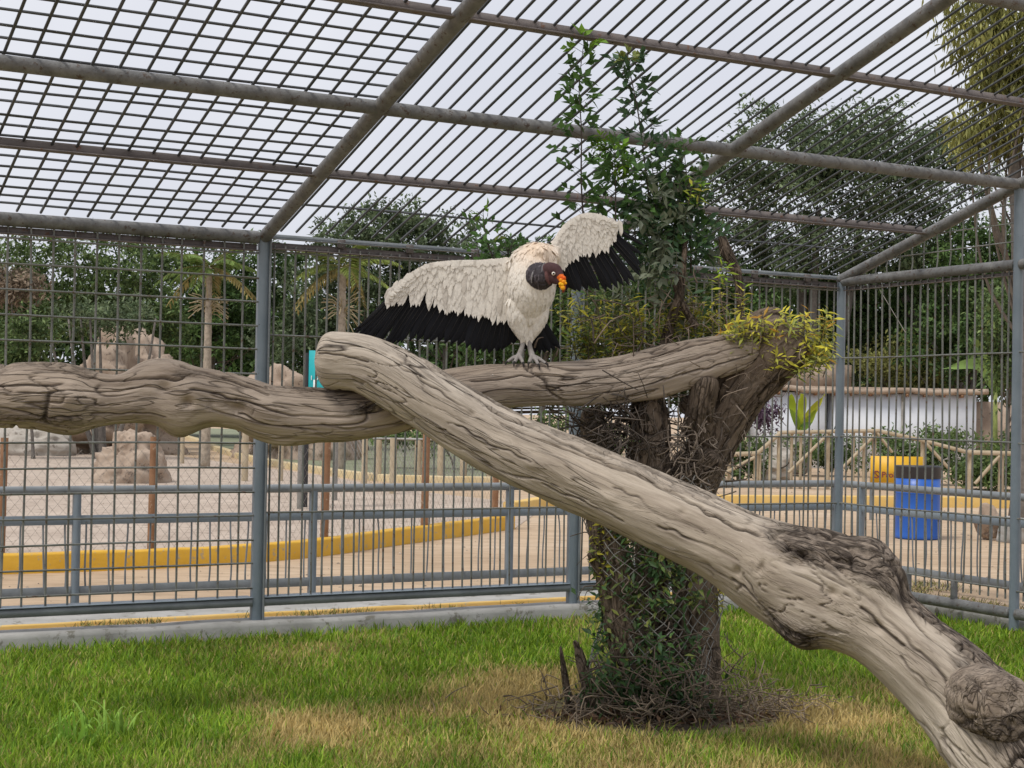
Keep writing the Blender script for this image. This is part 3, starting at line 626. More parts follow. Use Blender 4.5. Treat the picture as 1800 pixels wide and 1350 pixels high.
for _ in range(16): compound(1075 + R.normal()*12, 265 + R.normal()*16, 8.1, R.random()*6.28, 3, .05, LIME*.45 if R.random() < .6 else GRN)
leafy_stem([(880, 480, .25), (858, 430, .2), (848, 368, .2)], 8.3, 16, GRN*1.3, .05, LIME)
leafy_stem([(905, 480, .25), (898, 440, .2), (905, 418, .2)], 8.3, 10, GRN, .05, OLV*1.5)
for _ in range(5):
    x_ = 820 + R.random()*90; leafy_stem([(x_+15, 520, .3), (x_, 470, .3), (x_-3+R.normal()*6, 432, .3)], 8.4, 12, GRN, .045)
# bushy yellow-green sprouts behind the perch log
for _ in range(46):
    x_ = 1000 + R.random()*130; y0 = 640 - R.random()*15; h_ = 40 + 80*R.random()
    shoot([(x_, y0, .12), (x_ + R.normal()*8, y0-h_*.5, .1), (x_ + R.normal()*16, y0-h_, .08)], 8.1 + R.random()*.2, 18, .065, .018, OLV, YEL if R.random() < .6 else GRN*1.4, 1.0, YEL, .003)
for _ in range(60):
    x_ = 985 + R.random()*260; y0 = 620 - (x_-985)*.1 - R.random()*60; h_ = 40 + 60*R.random()
    shoot([(x_, y0, .2), (x_ + R.normal()*10, y0-h_*.5, .2), (x_ + R.normal()*20, y0-h_, .18)], 8.25 + R.random()*.2, 14, .06, .018, GRN, OLV*1.1, 1.0, None, .003)
for _ in range(26):
    x_ = 1150 + R.random()*130; y0 = 600 - (x_-1150)*.12; h_ = 30 + 55*R.random()
    shoot([(x_, y0, .1), (x_ + R.normal()*8, y0-h_*.5, .1), (x_ + R.normal()*20, y0-h_, .08)], 8.15 + R.random()*.2, 16, .062, .017, OLV, YEL, 1.0, YEL*.9, .003)
# sprouts on the stump top
for _ in range(100):
    a = R.random(); x_ = 1285 + a*165 + R.normal()*6; y0 = 600 - 25*a + R.random()*110*(.25+a*.75) ; h_ = 18 + 30*R.random(); dx = (a-.35)*30
    shoot([(x_, y0, 0), (x_ + dx*.5, y0-h_*.55, -.02), (x_ + dx + R.normal()*6, y0-h_, -.05)], 7.98 + R.random()*.22, 14, .060, .015, OLV, OLV*1.3 if R.random() < .5 else YEL, 1.1, ORG if R.random() < .35 else YEL*1.1, .003)
for x_, y_ in ((1412, 560), (1440, 578), (1442, 575), (1300, 540), (1262, 470), (1270, 478), (1300, 515), (1225, 335), (1210, 330)):
    shoot([(x_, y_+30, 0), (x_ + 4, y_+10, -.02), (x_ + 10, y_-15, -.05)], 8.05, 14, .06, .014, YEL*.8, LIME if y_ < 500 else YEL, 1.1, ORG if x_ > 1400 else LIME, .003)
# sprouts on and round the trunk
for _ in range(170):
    x_ = 1050 + R.random()*190; y_ = 930 + R.random()*320
    shoot([(x_, y_, 0), (x_ + R.normal()*8, y_-12, -.04), (x_ + R.normal()*18, y_-26-R.random()*16, -.08)], 7.86 + abs(x_-1160)*.0018, 8, .058, .02, DKG*1.3, OLV if R.random() < .4 else GRN, 1.0, OLV if R.random() < .3 else None, .0025)
for _ in range(10):
    x_ = 1048 + R.random()*20; y_ = 930 + R.random()*90
    shoot([(x_+8, y_+25, 0), (x_, y_, -.02), (x_-6 + R.normal()*8, y_-25, -.04)], 7.98, 10, .05, .017, OLV, YEL*.7, 1.0, YEL*.8, .0025)
for _ in range(6): shoot([(1255 + R.random()*10, 1060 + R.random()*30, 0), (1262, 1045, 0), (1268, 1020+R.random()*30, 0)], 8.02, 8, .045, .012, OLV, YEL, 1, YEL, .002)
for _ in range(75):
    x_ = 1140 + R.normal()*60; y_ = 1225 + R.normal()*25
    shoot([(x_, y_, 0), (x_ + R.normal()*12, y_-14, -.03), (x_ + R.normal()*22, y_-24, -.06)], 7.82 + R.random()*.1, 7, .06, .022, DKG, GRN*.9, 1.1, None, .0025)
# dead leaves round the base
nd = 1500; pp = np.array([gp(1150 + R.normal()*110, 1262 + abs(R.normal())*10 - 8*R.random()) for _ in range(nd)])
pp = np.vstack([pp, [gp(1330 + R.normal()*55, 1240 + R.normal()*16) for _ in range(350)]]); pp[:, 2] = .015 + R.random(len(pp))*.05*np.exp(-((pp[:, 0]-.8)/.4)**2)
dl = MB(); n_ = len(pp); C_ = np.array([.20, .115, .07])*(.4 + .9*R.random((n_, 1))); C_[::4] = np.array([.30, .19, .12])
dl.leaves(pp, R.normal(size=(n_, 3))*[1, 1, .4], np.array([0, 0, 1]) + R.normal(size=(n_, 3))*.4, .05*(.6+R.random(n_)), .022, C_)
o = dl.build('dead_leaves', M['leaf_near'], stuff=True); o['label'] = 'litter of dry brown leaves at the foot of the stump'; o['category'] = 'leaf litter'
lf.build('foliage', M['leaf_near'], st, stuff=True); stem.build('shoots', M['twig'], st, stuff=True)
# bare soil mound at the stump's foot
M['soil'] = m_simple('stump_soil', (.055, .04, .028), (.11, .08, .055), 9, .95, (.16, .12, .08), 20, .6, .8)
sb = MB(); gx = np.linspace(-1, 1, 40); X_, Y_ = np.meshgrid(gx, gx); rr_ = np.sqrt(X_**2+Y_**2)
Z_ = .10*np.exp(-(rr_*2.2)**2)*(1+.5*vnoise(np.stack([X_*5, Y_*5, 0*X_], -1), 4)) + .016 - .06*sstep(.75, 1.0, rr_)
c_ = gp(1155, 1255); V_ = np.stack([c_[0] + X_*.62, c_[1] + .12 + Y_*.75, Z_], -1).reshape(-1, 3); i = np.arange(39)[:, None]; j = np.arange(39)[None]
sb.add(V_, quads=np.stack([i*40+j, i*40+j+1, (i+1)*40+j+1, (i+1)*40+j], -1).reshape(-1, 4))
struct(sb.build('soil_mound', M['soil'], smooth=True, color=False))

# ------------------------------------------------------------------ the vulture
YB = 7.83; PXM = YB/F
def bp(x, y, d=0): return at(x, y, YB + d*PXM)
bird = thing('vulture', 'white and black vulture with orange beak spreading its wings on the log', 'bird', bp(925, 632))
COMP = []   # (path, radii, colour)
WHT = (.79, .74, .66); CRM = (.80, .56, .36); SLATE = (.055, .048, .055); HEADC = (.075, .035, .038); LEGC = (.30, .28, .265); CLAW = (.03, .027, .025)
def comp(pts, rad, col): COMP.append((np.array([bp(*p) for p in pts]), np.array(rad)*PXM, np.array(col)))
comp([(945, 446, 14), (938, 458, 4), (936, 480, 0), (934, 505, -2), (931, 530, 2), (930, 552, 8)], [14, 32, 40, 43, 38, 27], WHT)
comp([(918, 456, 8), (940, 446, 0), (966, 450, 6)], [20, 20, 20], CRM)
comp([(930, 450, -8), (952, 448, -12), (966, 462, -8)], [16, 18, 14], CRM)
comp([(911, 536, -4), (912, 560, -2), (917, 582, 0), (922, 598, 2)], [22, 20, 13, 6], WHT)
comp([(950, 536, 0), (946, 560, 2), (937, 582, 4), (931, 596, 4)], [17, 16, 11, 6], WHT)
comp([(921, 592, 2), (918, 608, 0), (913, 624, -4)], [5.2, 4.2, 5.2], LEGC)
comp([(930, 590, 4), (931, 608, 2), (935, 624, -3)], [5.2, 4.4, 5.6], LEGC)
for f0, toes in (((912, 626, -5), [(893, 635, -16), (905, 636, -26), (919, 637, -24), (914, 629, 14)]), ((936, 626, -4), [(958, 638, -20), (946, 640, -28), (930, 637, -27), (932, 629, 15)])):
    for tx in toes:
        mid = ((f0[0]+tx[0])/2, (f0[1]+tx[1])/2 - 1.5, (f0[2]+tx[2])/2); comp([f0, mid, tx], [4.4, 3.6, 2.8], LEGC)
        dx, dd = tx[0]-f0[0], tx[2]-f0[2]; comp([tx, (tx[0]+dx*.2, tx[1]+2.5, tx[2]+dd*.22), (tx[0]+dx*.26, tx[1]+10, tx[2]+dd*.28)], [2.4, 2.0, .9], CLAW)
comp([(942, 482, -24), (948, 486, -34), (954, 486, -42)], [22, 25, 21], SLATE)
comp([(951, 463, -44), (942, 472, -52), (936, 484, -55), (934, 497, -52)], [1.6, 2.4, 2.2, 1.2], (.26, .25, .26))
comp([(957, 462, -48), (953, 474, -59), (951, 488, -61)], [1.4, 1.8, 1.2], (.16, .15, .16))
comp([(964, 464, -55), (961, 476, -62), (962, 490, -62), (966, 499, -58)], [2.2, 2.8, 2.8, 2], (.15, .07, .07))
comp([(962, 482, -44), (968, 481, -50)], [19, 16], HEADC)
comp([(966, 474, -54), (976, 476, -60), (983, 483, -65)], [13, 12, 8], HEADC)
comp([(972, 488, -56), (982, 494, -63)], [11, 7], HEADC)
comp([(983, 484, -66), (988, 490, -70), (990, 499, -71)], [6.5, 6.0, 5], (.75, .16, .02))
comp([(989, 498, -71), (991, 506, -71), (989.5, 514, -69)], [5, 4, 1.6], (.30, .05, .03))
comp([(908, 466, 14), (862, 474, 30), (800, 478, 36), (742, 488, 36), (722, 500, 36)], [13, 8, 5, 4, 2], WHT)
comp([(962, 454, 14), (984, 430, 30), (1006, 408, 38), (1034, 400, 40), (1062, 408, 40)], [14, 8, 5, 4, 2], WHT)
b = MB()
for C_, r_, c_ in COMP:
    n_ = 24; CC = spline(np.hstack([C_, r_[:, None]]), n_)
    # hemispherical ends
    T0 = nrm(CC[1, :3]-CC[0, :3]); T1 = nrm(CC[-1, :3]-CC[-2, :3]); pre = []; post = []
    for q in (.98, .85, .6, .3): pre.append(np.append(CC[0, :3]-T0*CC[0, 3]*q, CC[0, 3]*math.sqrt(1-q*q)))
    for q in (.3, .6, .85, .98): post.append(np.append(CC[-1, :3]+T1*CC[-1, 3]*q, CC[-1, 3]*math.sqrt(1-q*q)))
    CC = np.vstack([pre, CC, post]); b.tube(CC[:, :3], CC[:, 3], 20)
tmp = bpy.data.objects.new('tmp', b.mesh('tmp', color=False)); S.collection.objects.link(tmp)
md = tmp.modifiers.new('r', 'REMESH'); md.mode = 'VOXEL'; md.voxel_size = .0036
ms = tmp.modifiers.new('s', 'SMOOTH'); ms.factor = .5; ms.iterations = 3
dg = bpy.context.evaluated_depsgraph_get(); me = bpy.data.meshes.new_from_object(tmp.evaluated_get(dg)); bpy.data.objects.remove(tmp)
nv = len(me.vertices); V_ = np.zeros(nv*3, np.float32); me.vertices.foreach_get('co', V_); V_ = V_.reshape(-1, 3).astype(float)
best = np.full(nv, 1e9); colr = np.zeros((nv, 3))
for C_, r_, c_ in COMP:
    CC = spline(np.hstack([C_, r_[:, None]]), 20); dd = np.min(np.linalg.norm(V_[:, None]-CC[None, :, :3], axis=2) - CC[None, :, 3], axis=1)
    m_ = dd < best; best[m_] = dd[m_]; colr[m_] = c_
# mantle cream fades into white; slate neck folds with pale streaks (feather and skin colours)
cw = bp(945, 448, -8); f_ = np.exp(-(np.linalg.norm(V_-cw, axis=1)/(34*PXM))**2)[:, None]; isw = (colr[:, 2:3] > .29) & (colr[:, :1] > .5)
colr = np.where(isw, np.array(WHT)*(1-f_*.8) + np.array(CRM)*f_*.8, colr)
sk = np.all(np.isclose(colr, SLATE), axis=1); q_ = vnoise((V_-bp(955, 480, -40))*np.array([160, 60, 40]), 3)
colr[sk] = colr[sk]*(1 + 1.4*sstep(.35, .7, q_[sk]))[:, None]
me.attributes.new('col', 'FLOAT_COLOR', 'POINT').data.foreach_set('color', np.hstack([colr, np.ones((nv, 1))]).astype(np.float32).ravel())
me.update(); NV = np.zeros(nv*3, np.float32); me.vertices.foreach_get('normal', NV); NV = NV.reshape(-1, 3)
fold = (np.abs(vnoise((V_-bp(955, 480, -40))*np.array([120, 90, 45]), 31))*2.2 - .6)*1.3*PXM; V_[sk] += NV[sk]*fold[sk, None]; me.vertices.foreach_set('co', V_.astype(np.float32).ravel()); me.update()
me.polygons.foreach_set('use_smooth', np.ones(len(me.polygons), bool))
def m_plumage():
    m, n, l, b_ = new_mat('plumage'); a = n.new('ShaderNodeAttribute'); a.attribute_name = 'col'
    mp = n.new('ShaderNodeMapping'); mp.inputs['Scale'].default_value = (1, 1, .28); l.new(pos(n), mp.inputs[0])
    v_ = noise(n, l, mp.outputs[0], 70, 5, .6); r = ramp(n, [(.25, (.74, .72, .69)), (.62, (1.06, 1.05, 1.03))]); l.new(v_, r.inputs[0])
    mm = n.new('ShaderNodeMix'); mm.data_type = 'RGBA'; mm.blend_type = 'MULTIPLY'; mm.inputs['Factor'].default_value = 1
    l.new(a.outputs['Color'], mm.inputs['A']); l.new(r.outputs[0], mm.inputs['B']); l.new(mm.outputs['Result'], b_.inputs['Base Color'])
    b_.inputs['Roughness'].default_value = .75; b_.inputs['Specular IOR Level'].default_value = .3
    bump(n, l, v_, b_, .5, .012); return m
M['plumage'] = m_plumage(); M['feather'] = m_col('feather', .6, .1, 90, .12); M['feather'].node_tree.nodes['Principled BSDF'].inputs['Specular IOR Level'].default_value = .2
body = bpy.data.objects.new('body', me); S.collection.objects.link(body); me.materials.clear(); me.materials.append(M['plumage']); body.parent = bird; body.location = -bird.location
def feather_mesh(mb, root, tip, bend, wd, col, face=(0, -1, 0), n=9, tipw=.45, flat=1.0):
    root = np.array(root); tip = np.array(tip); d = tip-root; L = np.linalg.norm(d); T = d/L
    X = nrm(np.cross(T, face)); N = np.cross(X, T)
    t_ = np.linspace(0, 1, n); C_ = root + d*t_[:, None] + (X*bend*L)[None]*(np.sin(t_*pi))[:, None] - N*(.02*L*t_**2)[:, None]
    w = wd*np.minimum(1, (t_*5+.25))*np.sqrt(np.clip(1-np.clip((t_-tipw)/(1.001-tipw), 0, 1)**2.4, 0.0, 1))
    V = np.stack([C_ + X*w[:, None]*.5 - N*.08*wd*flat, C_ + N*.05*wd*flat, C_ - X*w[:, None]*.5 - N*.08*wd*flat], 1).reshape(-1, 3)
    q = []
    for i_ in range(n-1):
        for k_ in (0, 1): a = i_*3+k_; q.append((a, a+1, a+4, a+3))
    mb.add(V, quads=q, col=col)
BLK = np.array([.006, .0065, .009])
def wing(lead, bound, roots, tips, nf, sidew, depth0, depth_tip, nm):
    lead = spline(np.array(lead, float), 60); bound = spline(np.array(bound, float), 60); roots = spline(np.array(roots, float), nf); tips = spline(np.array(tips, float), nf)
    for i_ in range(nf):
        f_ = i_/(nf-1); mb = MB(); dj = (i_ % 3)*1.1 + depth0
        ry, ty = roots[i_], tips[i_] + R.normal(size=2)*1.6
        feather_mesh(mb, bp(ry[0], ry[1], dj + 4), bp(ty[0], ty[1], dj + depth_tip*f_ + 6), .03*R.normal(), np.interp(f_, [0, 1], sidew)*PXM, BLK*(.7+.7*R.random()), n=10, tipw=.55)
        # pale quill down the middle
        C_ = np.array([bp(ry[0], ry[1], dj+2.2), bp((ry[0]+ty[0])/2, (ry[1]+ty[1])/2, dj+1.5+depth_tip*f_*.5), bp(*(ry*.12+ty*.88), dj+depth_tip*f_+4)]); 
        mb.tube(C_, np.array([1.0, .6, .25])*PXM, 5, col=(.035, .033, .032))
        mb.build('flight_feather', M['feather'], bird, smooth=True)
    le = MB(); le.tube(np.array([bp(a_[0], a_[1]+3.5, depth0-5) for a_ in lead[::3]]), np.interp(np.linspace(0, 1, 20), [0, .15, .9, 1], [.6, 5, 5, .8])*PXM, 12, col=WHT); le.build('leading_edge', M['feather'], bird, smooth=True)
    cv = MB(); rows = 8
    for r_ in range(rows):
        g = r_/(rows-1); nn = 46 + r_*5
        for i_ in range(nn):
            f_ = (i_ + R.random()*.8)/nn; ix = min(59, int(f_*59)); a_, b__ = lead[ix], bound[ix]; e_ = a_ + (b__-a_)*(.10+.90*np.clip(g + R.normal()*.06*(g < .9), 0, 1)) + R.normal(size=2)*(1.0+3.4*g*g)
            back = min(30 + 14*g, np.linalg.norm(e_-a_) + 1.5)
            ix2 = min(59, max(0, ix + int(R.normal()*1.2))); dv = (bound[ix2]-lead[ix2]); dv = dv/max(np.linalg.norm(dv), 1); dirf = nrm(dv*1.0 + np.array([0, .25])); s_ = e_ - dirf*back
            sh = WHT if R.random() < .88 else (.62, .57, .50)
            feather_mesh(cv, bp(s_[0], s_[1], depth0 - 11 + g*8 - .6*R.random()), bp(e_[0], e_[1], depth0 - 12 + g*9.5), .05*R.normal(), (8.5+2.5*R.random())*PXM, np.array(sh)*(.95+.08*R.random()), n=7, tipw=.2, flat=.22)
    cv.build(nm, M['feather'], bird, smooth=True, stuff=True)
wing([(690, 518), (716, 490), (750, 466), (800, 459), (850, 458), (905, 452)], [(678, 534), (702, 533), (742, 535), (790, 548), (838, 556), (888, 568)],
     [(722, 488), (730, 486), (752, 484), (790, 488), (840, 500), (880, 515), (900, 535)],
     [(620, 582), (626, 590), (634, 597), (646, 603), (662, 607), (682, 607), (704, 603), (735, 600), (765, 603), (795, 607), (825, 615), (850, 620), (878, 618), (902, 604)], 33, (8.5, 25), 22, 8, 'covert_feathers')
wing([(968, 442), (980, 415), (1000, 390), (1028, 376), (1056, 380), (1084, 394)], [(984, 478), (1000, 462), (1018, 450), (1042, 447), (1066, 440), (1088, 412)],
     [(976, 458), (990, 440), (1010, 420), (1034, 408), (1056, 402), (1072, 396)],
     [(984, 508), (1000, 510), (1018, 512), (1036, 508), (1056, 508), (1076, 508), (1094, 504), (1112, 496), (1128, 482), (1126, 462), (1132, 430)], 19, (22, 8), 28, 4, 'covert_feathers')
for i_ in range(9):   # tail
    f_ = i_/8; mb = MB(); feather_mesh(mb, bp(938, 545, 40 + i_), bp(915 + f_*70, 612 + 10*sin(f_*3), 62 + (i_ % 2)*2), .02, 16*PXM, BLK*(.7+.7*R.random())); mb.build('tail_feather', M['feather'], bird, smooth=True)
# breast and thigh contour feathers
bf = MB()
me.update(); NV = np.zeros(nv*3, np.float32); me.vertices.foreach_get('normal', NV); NV = NV.reshape(-1, 3)
for _ in range(1500):
    k_ = R.integers(nv); p = V_[k_]
    if not isw[k_] or best[k_] > .01 or NV[k_, 1] > .35: continue
    if np.linalg.norm(p-bp(948, 486, -34)) < .085 or abs(p[0]-bp(934, 500)[0]) > 42*PXM: continue
    nv_ = NV[k_]; d_ = np.array([R.normal()*.12, 0, -1.0]); d_ = nrm(d_ - nv_*(d_ @ nv_)); L_ = .026 + .02*R.random()
    feather_mesh(bf, p + nv_*.0008 - d_*.008, p + nv_*.0025 + d_*L_, .05*R.normal(), .017, colr[k_]*(.94+.09*R.random()), face=tuple(nv_), n=5, tipw=.25)
bf.build('breast_feathers', M['feather'], bird, smooth=True, stuff=True)
def ball(mb, c, r, col, k=10):
    z = np.linspace(-.999, .999, k); mb.tube(np.array(c) + np.stack([0*z, 0*z, z*r], 1), r*np.sqrt(1-z*z), 12, col=col, ref=(1, 0, 0))
mb = MB(); ball(mb, bp(973, 481, -70.5), 3.3*PXM, (.75, .70, .62)); ball(mb, bp(973.2, 481, -72.6), 1.8*PXM, (.01, .01, .01)); mb.build('eye', M['feather'], bird, smooth=True)
mb = MB()
for q in range(16): ball(mb, bp(987.5 + R.normal()*2.6, 487 + q*1.35, -74 - R.random()*3), (2.6+1.6*R.random())*PXM, (.85, .30+.16*R.random(), .015) if q > 3 else (.80, .14, .02))
mb.build('caruncle', M['feather'], bird, smooth=True)

# ------------------------------------------------------------------ grass
def lawn_patch(P):
    q = np.stack([P[:, 0]*1.1, P[:, 1]*.8, 0*P[:, 0]], -1); return fbm(q, 60, 4)
NB = 190000
B = np.zeros((NB, 3)); B[:, 1] = np.sqrt(R.random(NB)*(13.2**2-6.0**2) + 6.0**2)*1.0
d_ = R.random(NB); B[:, 1] = 6.0*np.power(13.2/6.0, d_); B[:, 0] = (R.random(NB)*2-1)*B[:, 1]*.36
rel = B - CO; bb = rel @ v; aa = -(rel @ u); keep = (bb > .12) & (aa > -.08 + .0)
st_d = np.hypot((B[:, 0]-.78)/.62, (B[:, 1]-8.0)/.55); keep &= ~((st_d < 1.05) & (R.random(NB) < .93))
B = B[keep]; aa = aa[keep]; bb = bb[keep]; n_ = len(B); st_d = st_d[keep]
pt_ = lawn_patch(B) + .55*np.exp(-((st_d-1.2)/.7)**2) + .35*np.exp(-((B[:, 0]-.1)/.9)**2)*sstep(9.0, 7.2, B[:, 1]) - .35*sstep(-1.0, -1.9, B[:, 0]/B[:, 1]*7) - .25*sstep(9.5, 10.5, B[:, 1])
dry = sstep(.05, .75, pt_ + R.normal(size=n_)*.42)[:, None]
g1 = np.array([.10, .235, .015]); g2 = np.array([.34, .47, .045]); m_ = R.random((n_, 1)); colg = (g1*(1-m_) + g2*m_)*(.6+.7*R.random((n_, 1)))
stray = (R.random((n_, 1)) < .13)*.85; dry = np.maximum(dry, stray); colg = colg*(1-dry) + np.array([.62, .48, .20])*dry*(.6+.6*R.random((n_, 1)))
hgt = (.026 + .065*R.random(n_)**1.8)*(1 - .25*dry[:, 0])*(1 + .1*sstep(.35, .0, bb)); a_ = R.random(n_)*2*pi
ln_ = np.stack([np.cos(a_), np.sin(a_), 0*a_], 1); X = np.stack([-np.sin(a_), np.cos(a_), 0*a_], 1); lean_ = (.25 + .9*R.random(n_))[:, None]*hgt[:, None]
w_ = (.0024 + .0026*R.random(n_))[:, None]*(B[:, 1:2]/8)
B[:, 2] = .012; Zv = np.array([0, 0, 1.0])
V0 = B - X*w_; V1 = B + X*w_; mid = B + Zv*hgt[:, None]*.6 + ln_*lean_*.35; V2 = mid - X*w_*.8; V3 = mid + X*w_*.8; V4 = B + Zv*hgt[:, None] + ln_*lean_
gr = MB(); o_ = (np.arange(n_)*5)[:, None, None]
gr.add(np.stack([V0, V1, V2, V3, V4], 1).reshape(-1, 3), tris=(np.array([[0, 1, 3], [0, 3, 2], [2, 3, 4]])[None] + o_).reshape(-1, 3), col=np.repeat(colg, 3, axis=0))
o = gr.build('lawn_grass', M['grassm'], stuff=True); o['label'] = 'short green and straw coloured lawn grass inside the cage'; o['category'] = 'grass'
def tuft(label, px, py, n, hgt, col, wd=.009, grp=None, z=0, spread=.06):
    c = gp(px, py); c[2] = z; mb = MB()
    for _ in range(n):
        a = R.random()*2*pi; b0 = c + np.array([np.clip(R.normal(), -1.5, 1.5)*spread, np.clip(R.normal(), -1.5, 1.5)*spread, 0]); h_ = hgt*(.5+.7*R.random()); d = np.array([cos(a), sin(a), 0])*h_*(.25+.7*R.random())
        P_ = spline(np.array([b0, b0 + d*.35 + [0, 0, h_*.6], b0 + d*.8 + [0, 0, h_*.9], b0 + d*1.25 + [0, 0, h_*.8]]), 8); X_ = np.array([-sin(a), cos(a), 0])
        w = wd*np.array([.7, 1, 1, .95, .85, .65, .4, .05])*(.6+.6*R.random()); VV = np.stack([P_ - X_*w[:, None]*.5, P_ + [0, 0, -.001], P_ + X_*w[:, None]*.5], 1).reshape(-1, 3)
        q = [(i_*3+k_, i_*3+k_+1, i_*3+k_+4, i_*3+k_+3) for i_ in range(7) for k_ in (0, 1)]; mb.add(VV, quads=q, col=np.array(col)*(.7+.6*R.random()))
    t_ = mb.build('grass_tuft', M['grassm'], smooth=True); return tag(t_, label, 'grass tuft', grp)
tuft('tall broad-bladed grass tuft in the lawn, largest clump of the lawn', 130, 1320, 34, .17, (.24, .42, .06), .014)
tuft('grass tuft with arching blades in the lawn beside the largest clump', 195, 1300, 28, .16, (.28, .45, .08), .013)
tuft('thin pale grass tuft sprouting at the foot of the square cage post', 452, 1112, 26, .13, (.22, .26, .13), .006, z=.02, spread=.07)
WEED = [('weedy grass tuft in the open lawn between the largest clump and the stump', [(640, 1255), (470, 1270), (330, 1290)]), ('small weedy grass tuft close to the concrete plinth under the bar wall', [(560, 1160), (700, 1130), (950, 1085), (820, 1160)]),
        ('small weedy grass tuft by the side wall plinth behind the leaning log', [(1690, 1130)]), ('weedy grass tuft in the straw-coloured lawn in front of the stump', [(1215, 1340)]), ('small weedy grass tuft beside the foot of the leaning log', [(1600, 1335)])]
for lb_, pts_ in WEED:
    for x_, y_ in pts_: tuft(lb_, x_, y_, 11, .085, (.2, .34, .06), .008, 'weedy tufts in the lawn', spread=.03)
# sparse dry grass on the strip between plinth and walk, and beyond the side wall
n_ = 14000; a_ = R.random(n_)*11-2.0; b_ = -.16 - R.random(n_)*.8; B = CO - a_[:, None]*u + b_[:, None]*v
B2 = CO + (.2+R.random(9000)*1.1)[:, None]*u + (R.random(9000)*5)[:, None]*v; B = np.vstack([B, B2]); n_ = len(B)
ds = MB(); kp = fbm(B*2.2, 8, 3) + R.normal(size=n_)*.2 > -.1; kp[14000:] = True; B = B[kp]; n_ = len(B)
ds.leaves2(B, R.normal(size=(n_, 3))*[.6, .6, .3] + [0, 0, .9], R.normal(size=(n_, 3)), .05*(.5+R.random(n_)), .006, (np.array([.36, .27, .12])*(R.random((n_, 1)) < .6) + np.array([.16, .22, .05])*(R.random((n_, 1)) < .55) + .02)*(.6+.5*R.random((n_, 1))))
o = ds.build('dry_grass', M['grassm'], stuff=True); o['label'] = 'sparse dry grass on the strip outside the cage plinth'; o['category'] = 'grass'
# stones and crumbs on the dirt
pb = MB(); n_ = 2600; B = np.stack([(R.random(n_)*2-1)*8, 11.5 + R.random(n_)**1.5*26, 0*np.zeros(n_)], 1); rel = B-CO; kk = ((rel @ v) < -.3) | ((rel @ u) > .4); B = B[kk]
for p in B:
    r_ = .006 + .018*R.random()**3; mbv = p + R.normal(size=(6, 3))*0 + np.array([[1, 0, 0], [-1, 0, 0], [0, 1, 0], [0, -1, 0], [0, 0, .8], [0, 0, -.8]])*r_*(.6+.7*R.random((6, 1)))
    pb.add(mbv, tris=[(0, 2, 4), (2, 1, 4), (1, 3, 4), (3, 0, 4), (2, 0, 5), (1, 2, 5), (3, 1, 5), (0, 3, 5)], col=np.array([.36, .29, .22])*(.5+.8*R.random()))
o = pb.build('pebbles', M['twig'], stuff=True); o['label'] = 'scattered small pebbles on the dry dirt outside the cage'; o['category'] = 'gravel'

# ------------------------------------------------------------------ paddock fence with wire netting
pf = thing('paddock_fence', 'wire netting paddock fence on brown posts behind the yellow kerb', 'fence', gp(275, 985))
pads = spline(np.array(KP), 200) + np.array([.0, .30, 0])
def padpt(px): 
    k_ = np.argmin(np.abs(900 + F*pads[:, 0]/pads[:, 1] - px)); return pads[k_]
for px_, w_, h_ in ((-170, .06, 1.2), (8, .065, 1.25), (275, .065, 1.27), (575, .085, 1.42), (752, .085, 1.4), (872, .08, 1.15)):
    p = padpt(px_); piece('post', pf, p, p + np.array([.01, 0, h_]), w_*.55, M['rustpost'], 10)
net = MB()
ip = pads[(pads[:, 0] > -6.0)][:190]; sl_ = np.concatenate([[0], np.cumsum(np.linalg.norm(np.diff(ip, axis=0), axis=1))]); Ls = sl_[-1]
def padat(s_): return np.stack([np.interp(s_, sl_, ip[:, 0]), np.interp(s_, sl_, ip[:, 1]), 0*s_], -1)
for fam in (1, -1):
    for s0 in np.arange(-1.2, Ls+1.2, .10):
        h_ = np.linspace(.05, 1.15, 12); ss = s0 + fam*h_*.8; ok = (ss > 0) & (ss < Ls)
        if ok.sum() < 2: continue
        P_ = padat(ss[ok]); P_[:, 2] = h_[ok]; P_ = P_ + R.normal(size=P_.shape)*.004; net.tube(P_, .0016, 3, cap=False)
net.build('wire_netting', M['wire'], pf, stuff=True, color=False)
# inner fence line: pale timber posts round the far lawn
tf = thing('timber_fence', 'row of pale timber posts with fine netting round the far lawn', 'fence', gp(430, 835))
for px_, y0, y1 in ((72, 775, 735), (110, 795, 750), (137, 795, 750), (320, 815, 752), (430, 846, 758), (493, 846, 772), (640, 860, 765), (690, 868, 770)):
    p = gp(px_, y0); q = at(px_, y1, p[1]); piece('post', tf, p, (p[0], p[1], q[2]), .055+.02*R.random(), M['timber'], 8)
for px_, y0, y1 in ((527, 895, 690), (588, 880, 690)):
    p = gp(px_, y0); q = at(px_, y1, p[1]); piece('dark_post', tf, p, (p[0], p[1], q[2]), .05, M['mesh_near'], 8)
# pen with chain link beyond (seen through the gap under the logs)
pen = thing('chain_link_pen', 'low pale-framed chain link pen beyond the paddock', 'fence', gp(760, 850))
Yp = 33.0
def pp_(px, z): 
    p = at(px, 800, Yp); return np.array([p[0], Yp, z])
piece('top_rail', pen, pp_(655, .92), pp_(960, .92), .05, M['conc'], 'box', .12); 
for x_ in (665, 735, 775, 815, 862, 905, 955): piece('post', pen, pp_(x_, 0), pp_(x_, .9), .08, M['timber'], 8)
net = MB()
for fam in (1, -1):
    for s0 in np.arange(645, 985, 6.0):
        h_ = np.linspace(0.02, .9, 5); P_ = np.array([pp_(s0 + fam*z*36, z) for z in h_]); net.tube(P_, .006, 3, cap=False)
net.build('wire_netting', M['conc'], pen, stuff=True, color=False)

